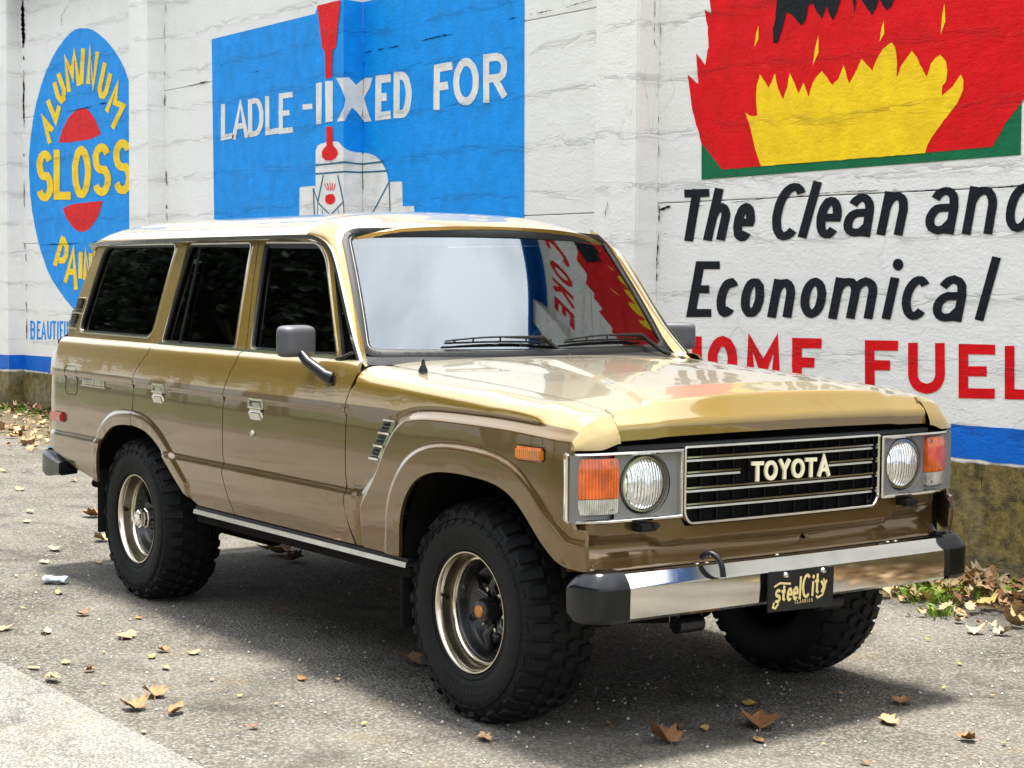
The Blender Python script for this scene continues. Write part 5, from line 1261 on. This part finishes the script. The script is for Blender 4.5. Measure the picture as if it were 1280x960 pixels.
    # raised maker's lettering, too worn to read: short bars in two arcs
    for a0, a1 in ((55, 125), (235, 300)):
        a = a0
        while a < a1:
            wd = random.uniform(2.0, 3.6)
            V = []
            for (aa, r) in ((a, .246), (a+wd, .246), (a+wd, .276), (a, .276)):
                wv = np.interp(r, [p[0] for p in pr[:9]], [p[1] for p in pr[:9]])
                for dd in (-.002, .0014): V.append((r*math.cos(math.radians(aa)), sg*(wv+dd+off), r*math.sin(math.radians(aa))))
            b.addauto(V, [(1, 3, 5, 7), (0, 2, 3, 1), (2, 4, 5, 3), (4, 6, 7, 5), (6, 0, 1, 7)], RUBBER, 20); a += wd+1.3
    # the load flattens the foot of the tyre
    for i, V in enumerate(b.v):
        V = np.array(V); k = V[:, 2] < -HUBZ+.001
        V[:, 2] = np.where(V[:, 2] < -HUBZ+.003, -HUBZ+.003-(-HUBZ+.003-V[:, 2])*.03, V[:, 2]); b.v[i] = V
    mk(b, 'tyre', wh)
    return wh
for cx, front in ((0, False), (WB, True)):
    w0 = wheel(cx, -.805, -1, front)
    w1 = w0.copy(); COL.objects.link(w1); w1.location = w0.location+Vector((0, 1.61, 0)); w1.rotation_euler = (0, 0, math.pi)
    for ch in list(w0.children): c = ch.copy(); COL.objects.link(c); c.parent = w1

# ================================================================== litter along the wall, loose leaves, trees across the road
LEAFC = [(.42, .26, .12), (.30, .14, .05), (.50, .36, .20), (.20, .09, .04), (.46, .33, .08)]
LEAFM = [simple('dry_leaf_'+n, tuple(v*.85 for v in c), .7, var=.35, vscale=45, bmp=.002, bscale=120) for n, c in zip(('tan', 'russet', 'pale', 'dark_brown', 'yellow'), LEAFC)]
GREENM = simple('weed_green', (.17, .27, .02), .6, var=.4, vscale=20)
OUTL = {'maple': [(0, 0), (.10, -.02), (.38, -.02), (.34, .12), (.52, .26), (.36, .40), (.40, .62), (.24, .66), (.14, .80), (0, 1.0)], 'oval': [(0, 0), (.12, .08), (.24, .28), (.27, .50), (.20, .74), (.08, .92), (0, 1.0)], 'lobed': [(0, 0), (.08, .06), (.26, .12), (.18, .26), (.34, .38), (.22, .50), (.32, .66), (.16, .72), (.12, .88), (0, 1.0)]}
def leafverts(kind, size, curl, fold, rg, twist=.0):
    h = OUTL[kind]; V = []
    for x, y in h: V.append((0, y)); 
    for x, y in h: V.append((x, y))
    for x, y in h: V.append((-x*rg.uniform(.85, 1.1), y+rg.uniform(-.02, .02)))
    V = np.array(V); x, y = V[:, 0]*size, (V[:, 1]-.5)*size
    z = np.abs(x)*fold+curl*(x*x)/size*2.2+curl*(y*y)/size*1.2+twist*x*y/size*2+rg.normal(size=len(x))*size*.018
    n = len(h); F_ = []
    for i in range(n-1): F_ += [(i, n+i, n+i+1, i+1), (i, i+1, 2*n+i+1, 2*n+i)]
    P = np.stack([x, y, z-z.min()+.001], 1); return P, F_
def rotz(P, a): c, s_ = math.cos(a), math.sin(a); return P@np.array([[c, s_, 0], [-s_, c, 0], [0, 0, 1]])
def rotx(P, a): c, s_ = math.cos(a), math.sin(a); return P@np.array([[1, 0, 0], [0, c, s_], [0, -s_, c]])
def litter():
    bs = B(); x = []
    for i in range(5200):
        r = rng.random()
        if r < .5: px, py = rng.uniform(-15, -1.5), 2.68-abs(rng.normal())*.62
        else: px, py = rng.uniform(-1.5, 6), 2.66-abs(rng.normal())*.27
        if px > -2 and py < 1.75: continue
        if py < .9: continue
        sz = rng.uniform(.035, .085)*(1.15 if px > -1 else 1.3); P, F_ = leafverts(('maple', 'oval', 'lobed')[rng.integers(3)], sz, rng.uniform(-.5, 1.2), rng.uniform(-.2, .6), rng, rng.uniform(-.8, .8))
        P = rotx(P, rng.normal()*.35); P = rotz(P, rng.uniform(0, 6.28)); P[:, 2] -= P[:, 2].min()
        wall_t = ss(py, 2.05, 2.6); P += np.array([px, py, .004+.058*wall_t+rng.random()*.02])
        # light leaf: two strips only
        bs.addauto(P, F_, LEAFM[rng.choice(5, p=[.34, .18, .26, .12, .10])])
    bs.build('leaf_litter', None, {'kind': 'stuff'})
    bg_ = B(); P = []; F_ = []
    cl = [(rng.uniform(1.6, 3.6), 2.66-abs(rng.normal())*.22) for _ in range(60)]+[(rng.uniform(-13, 1.6), 2.66-abs(rng.normal())*.3) for _ in range(200)]+[(rng.uniform(-13, -7), 2.58-abs(rng.normal())*.22) for _ in range(520)]+[(rng.uniform(.8, 3.4), 2.62-abs(rng.normal())*.12) for _ in range(50)]
    cl += [(1.75+rng.normal()*.12, 2.40+rng.normal()*.06) for _ in range(26)]+[(2.05+rng.normal()*.10, 2.25+rng.normal()*.06) for _ in range(16)]+[(2.35, 2.0)]*3
    for cx, cy in cl:
        for k in range(rng.integers(10, 26)):
            a = rng.uniform(0, 6.28); r = abs(rng.normal())*.05; h = rng.uniform(.015, .065); w_ = rng.uniform(.004, .011); bx0, by0 = cx+r*math.cos(a), cy+r*math.sin(a); d = rng.uniform(0, 6.28); u = np.array([math.cos(d), math.sin(d), 0])*w_; l = np.array([math.cos(a), math.sin(a), 0])*h*rng.uniform(.3, 1.2); z0 = .055*ss(by0, 2.05, 2.6); b0 = np.array([bx0, by0, z0]); n = len(P)
            P += [b0-u*.4, b0+u*.4, b0+l*.5+u+np.array([0, 0, h*.7]), b0+l*.5-u+np.array([0, 0, h*.7]), b0+l+np.array([0, 0, h*.8])]; F_ += [(n, n+1, n+2, n+3), (n+3, n+2, n+4)]
    bg_.addauto(P, F_, GREENM); bg_.build('weeds', None, {'kind': 'stuff'})
litter()
# loose leaves one by one: (photo px of the leaf, length px on the ground, kind, colour, curl, label)
def oneleaf(px, py, size, kind, mi, curl, fold, yaw, tilt, label, group=None):
    rg = np.random.default_rng(int(px*7+py)); p = onplane(px, py, 2, 0.006); P, F_ = leafverts(kind, size*.9, curl*.42, fold*.5, rg, rg.uniform(-.8, .8)); P = rotx(P, tilt*.5); P = rotz(P, yaw); P[:, 2] -= P[:, 2].min()-.001
    b = B(); b.addauto(P, F_, LEAFM[mi]); b.tube([P[0], P[0]+(P[0]-P[len(OUTL[kind])-1])*.18+np.array([0, 0, size*.05]), P[0]+(P[0]-P[len(OUTL[kind])-1])*.36], .0012*size/.08, LEAFM[3], 4)
    o = b.build('dry_leaf'); o.location = (p[0], p[1], p[2]); o['label'] = label; o['category'] = 'leaf'; o['group'] = group or 'dry leaves lying on the road'
    return o
ROADL = [
 (158, 795, .15, 'lobed', 0, .1, .05, 1.0, 0, 'large flat tan leaf left of the truck, at the edge of its shadow'),
 (57, 790, .10, 'oval', 2, .1, .1, 1.2, 0, 'long pale oval leaf lying flat near the left edge of the photo'),
 (7, 786, .10, 'lobed', 0, .9, .3, .4, .2, 'curled tan leaf cut by the left edge of the photo, on the pavement'),
 (101, 768, .07, 'maple', 3, 1.2, .5, 2.2, .3, 'dark curled leaf with pale stalk below the crushed can'),
 (173, 772, .06, 'oval', 1, .5, .2, 1.5, .1, 'small brown leaf on the pavement just outside the rear wheel shadow'),
 (42, 835, .07, 'oval', 0, .4, .2, 2.0, 0, 'small tan leaf left of the seam between the two pavements'),
 (82, 828, .07, 'oval', 0, .4, .3, 1.3, .1, 'thin tan leaf above the pale lane seam'),
 (113, 838, .05, 'maple', 1, .8, .4, .3, .2, 'tiny brown leaf between two tan leaves by the lane seam'),
 (65, 850, .10, 'lobed', 0, .3, .1, 1.6, 0, 'tan leaf resting beside dark specks by the pale lane seam'),
 (192, 868, .11, 'maple', 1, 1.1, .5, 1.2, .3, 'orange brown curled leaf with stalk, highest of the three leaves at lower left'),
 (163, 885, .10, 'maple', 1, 1.2, .5, 2.2, .45, 'orange brown folded leaf, leftmost of the three leaves at lower left'),
 (221, 890, .10, 'oval', 1, 1.5, .6, .6, .4, 'reddish rolled leaf, rightmost of the three leaves at lower left'),
 (318, 909, .04, 'maple', 3, 1.2, .4, .6, .3, 'tiny dark crumpled leaf alone at the bottom of the photo'),
 (202, 813, .06, 'maple', 1, 1.2, .5, 1.6, .4, 'small crumpled russet leaf above a tan scrap on the sunny pavement'),
 (190, 821, .06, 'oval', 4, .6, .4, .9, .2, 'small yellowish scrap of leaf touching a russet leaf on the pavement'),
 (240, 816, .06, 'maple', 0, .4, .2, 2.0, 0, 'pale tan leaf right of the small russet leaf on the pavement'),
 (207, 835, .06, 'oval', 0, .3, .2, 1.4, 0, 'flat pale tan leaf above the curled orange brown leaf'),
 (377, 848, .07, 'oval', 1, .6, .3, 1.3, .1, 'brown oval leaf on the edge of the truck shadow between the wheels'),
 (515, 828, .15, 'maple', 0, .3, .1, 1.0, 0, 'big tan leaf in the shadow behind the front wheel'),
 (355, 762, .08, 'oval', 1, .3, .1, 1.5, 0, 'orange leaf lying in the dark shadow under the truck'),
 (340, 692, .20, 'maple', 1, .8, .6, 2.6, .5, 'large dark curled leaf with a long stalk under the truck, behind the sill'),
 (369, 700, .13, 'maple', 3, .9, .5, .6, .3, 'dark brown leaf next to the largest leaf under the truck'),
 (605, 923, .09, 'lobed', 0, .5, .3, 1.3, .1, 'tan leaf just below the front tyre with the near rim'),
 (828, 925, .13, 'maple', 1, 1.3, .6, 1.2, .4, 'thick crumpled orange leaf lowest of the pair in front of the bumper'),
 (950, 905, .17, 'maple', 1, 1.0, .5, .8, .3, 'largest crumpled orange leaf in front of the number plate'),
 (940, 881, .09, 'oval', 4, .4, .2, 1.9, 0, 'yellow brown leaf just above the largest crumpled leaf'),
 (881, 911, .06, 'oval', 4, .8, .4, .8, .2, 'small yellow brown folded leaf between the two crumpled orange leaves'),
 (948, 925, .07, 'oval', 1, .6, .3, 1.3, .1, 'small orange leaf just below the largest crumpled leaf'),
 (1110, 902, .11, 'lobed', 0, .6, .4, 1.1, .2, 'pale orange folded leaf right of the crumpled pair, on open asphalt'),
 (1128, 877, .09, 'maple', 1, .8, .4, .6, .2, 'brown torn leaf above the pale orange folded leaf'),
 (1206, 924, .07, 'maple', 1, 1.2, .5, 2.0, .3, 'small curled brown leaf near the lower right corner'),
 (846, 911, .04, 'maple', 3, 1.2, .5, 2.0, .3, 'tiny dark leaf scrap left of the small yellow brown folded leaf'),
 (1081, 954, .04, 'oval', 3, 1.2, .5, 2.0, .3, 'tiny dark leaf scrap at the bottom edge right of centre'),
 (25, 612, .13, 'oval', 0, .6, .4, 1.5, .2, 'folded tan leaf on the far road left of the rear bumper'),
 (5, 589, .11, 'oval', 4, .5, .2, 1.5, 0, 'yellowish leaf at the left edge, farthest of those on the open road'),
 (37, 640, .10, 'oval', 2, .4, .2, 1.5, 0, 'pale thin leaf on the road, left of the mud flap'),
 (33, 652, .10, 'oval', 2, .4, .2, 1.3, 0, 'pale thin leaf, lower of the close pair left of the mud flap'),
 (112, 645, .15, 'maple', 1, 1.1, .6, 2.0, .4, 'russet curled leaf touching the rear mud flap'),
 (126, 675, .12, 'maple', 0, .8, .5, 1.6, .3, 'tan curled leaf touching the back of the rear tyre'),
 (68, 687, .12, 'lobed', 2, .6, .3, 1.5, .1, 'long pale curled leaf on the road beside the rear wheel'),
 (55, 703, .09, 'lobed', 2, .6, .4, 1.5, .1, 'pale curled leaf between the long pale leaf and the crushed can'),
 (92, 601, .10, 'oval', 0, .3, .1, 1.5, 0, 'faint tan leaf under the rear bumper corner'),
 (74, 741, .08, 'oval', 0, .8, .4, 1.2, .1, 'tan leaf lying against the underside of the crushed can'),
 (124, 703, .07, 'oval', 4, .3, .2, 1.4, 0, 'small yellowish leaf beside the rear tyre tread'),
 (1085, 790, .06, 'oval', 4, .5, .2, 1.4, 0, 'small yellow leaf beside the far front tyre'),
 (1216, 790, .09, 'maple', 2, .5, .3, 1.4, .1, 'orange tan leaf strayed out of the litter at the right edge'),
]
for t in ROADL: oneleaf(*t)
for k, (px, py) in enumerate([(30, 590), (15, 570), (45, 583), (130, 855), (85, 878), (180, 915), (345, 880), (455, 905), (700, 940), (1010, 880), (1050, 868), (1180, 860), (1240, 870), (1255, 930), (1030, 930), (760, 905), (20, 720), (95, 715), (30, 760), (130, 815), (265, 850), (1160, 800), (1200, 830), (60, 566), (20, 555), (420, 850), (300, 870)]):
    oneleaf(px, py, rng.uniform(.022, .04), 'oval', int(rng.choice([0, 1, 2, 4])), .8, .3, rng.uniform(0, 6), .2, 'tiny scrap of dry leaf on the open pavement', 'tiny scraps of leaf on the pavement')
# crushed can
CANB = simple('blue_can_print', (.34, .40, .46), .35, .3, var=.6, vscale=60); CANW = simple('white_can_print', (.70, .74, .76), .3, .4, var=.1)
b = B(); n = 20; V = []; rg = np.random.default_rng(3)
prof = [(0, 0), (.024, .0), (.030, .008), (.031, .03), (.022, .05), (.027, .07), (.031, .095), (.028, .112), (.022, .118), (0, .117)]
for i, (r, h) in enumerate(prof):
    for k in range(n): t = 2*math.pi*k/n; q = r*(1+rg.uniform(-.16, .10)); V.append((h-.06, q*math.cos(t), q*math.sin(t)*.62))
V = np.array(V); V[:, 2] += .022; V[:, 1] += .012*np.sin(V[:, 0]*40); F1 = [(i*n+k, i*n+(k+1) % n, (i+1)*n+(k+1) % n, (i+1)*n+k) for i in range(len(prof)-1) for k in range(n)]
b.addauto(V, [f for f in F1 if f[0]//n in (3, 4, 5, 6)], CANB, 40); b.addauto(V, [f for f in F1 if f[0]//n not in (3, 4, 5, 6)], CANW, 40)
can = b.build('crushed_can'); p = onplane(70, 730, 2, 0); can.location = p; can.rotation_euler = (0, 0, .55); tag(can, 'crushed blue and white drink can lying on the pavement left of the rear tyre', 'can')
# pebbles and glass bits
b = B()
for k in range(900):
    px, py = rng.uniform(0, 1280), rng.uniform(600, 960); q = onplane(px, py, 2, 0)
    if q[1] > 2.4 or q[0] < -8: continue
    r = rng.uniform(.0025, .008); V = np.array([(1, 0, 0), (-1, 0, 0), (0, 1, 0), (0, -1, 0), (0, 0, .9), (0, 0, -.5)])*r*rng.uniform(.6, 1.3, (6, 1)); b.addauto(V+q+np.array([0, 0, r*.35]), [(0, 2, 4), (2, 1, 4), (1, 3, 4), (3, 0, 4), (2, 0, 5), (1, 2, 5), (3, 1, 5), (0, 3, 5)], STONE)
b.build('loose_gravel', None, {'kind': 'stuff'})
# trees across the road (seen in the glass and paintwork)
LEAFT = simple('dark_tree_foliage', (.022, .038, .012), .7, var=.5, vscale=1.2); BARK = simple('tree_bark', (.12, .09, .065), .9, var=.4, bmp=.02, bscale=12)
def crownmesh(seed, n=20000):
    rg = np.random.default_rng(seed); cl = []
    for k in range(34): d = rg.normal(size=3); d /= np.linalg.norm(d); cl.append(d*rg.uniform(.35, .95)**.6*np.array([4.6, 4.6, 4.0])+np.array([0, 0, 7.6]))
    cl = np.array(cl); c = cl[rg.integers(0, len(cl), n)]+rg.normal(size=(n, 3))*np.array([.95, .95, .75]); u = rg.normal(size=(n, 3)); u /= np.linalg.norm(u, axis=1, keepdims=True); v = np.cross(u, rg.normal(size=(n, 3))); v /= np.linalg.norm(v, axis=1, keepdims=True); sz = rg.uniform(.08, .18, (n, 1))
    V = np.empty((n*4, 3)); V[0::4] = c-u*sz; V[1::4] = c+v*sz*.6; V[2::4] = c+u*sz; V[3::4] = c-v*sz*.6
    me = bpy.data.meshes.new('crown'); me.from_pydata(V.tolist(), [], [(4*i, 4*i+1, 4*i+2, 4*i+3) for i in range(n)]); me.materials.append(LEAFT); return me
CM = [crownmesh(s_) for s_ in (1, 2)]
TREES = [(-34, -17, 1.0), (-26, -15.5, 1.15), (-19, -17, .95), (-12.5, -16, 1.1), (-6, -17.5, 1.0), (1, -18, 1.05), (9, -19, 1.1), (-42, -18, 1.2), (18, -17, 1.0)]
b = B(); V0 = [(0, 0, -.2), (.1, .05, 1.5), (.05, -.1, 3.2), (.2, .0, 5.5), (.1, .1, 8)]; b.tube(V0, [.36, .27, .22, .15, .05], BARK, 10)
for k in range(6): t = k*1.05; z = 2.8+k*.6; b.tube([(.05, 0, z), (1.1*math.cos(t), 1.1*math.sin(t), z+.9), (2.4*math.cos(t), 2.4*math.sin(t), z+2.2)], [.12, .08, .03], BARK, 7)
trunk0 = b.build('trunk')
for i, (x, y, s_) in enumerate(TREES):
    t = thing('broadleaf_tree', 'dark leafy tree across the road, outside the photo', 'tree', (x, y, 0), 'trees across the road'); t.scale = (s_, s_, s_*1.05); t.rotation_euler = (0, 0, i*1.3)
    tk = trunk0 if i == 0 else trunk0.copy()
    if i: COL.objects.link(tk)
    tk.parent = t; c = bpy.data.objects.new('crown', CM[i % 2]); COL.objects.link(c); c.parent = t
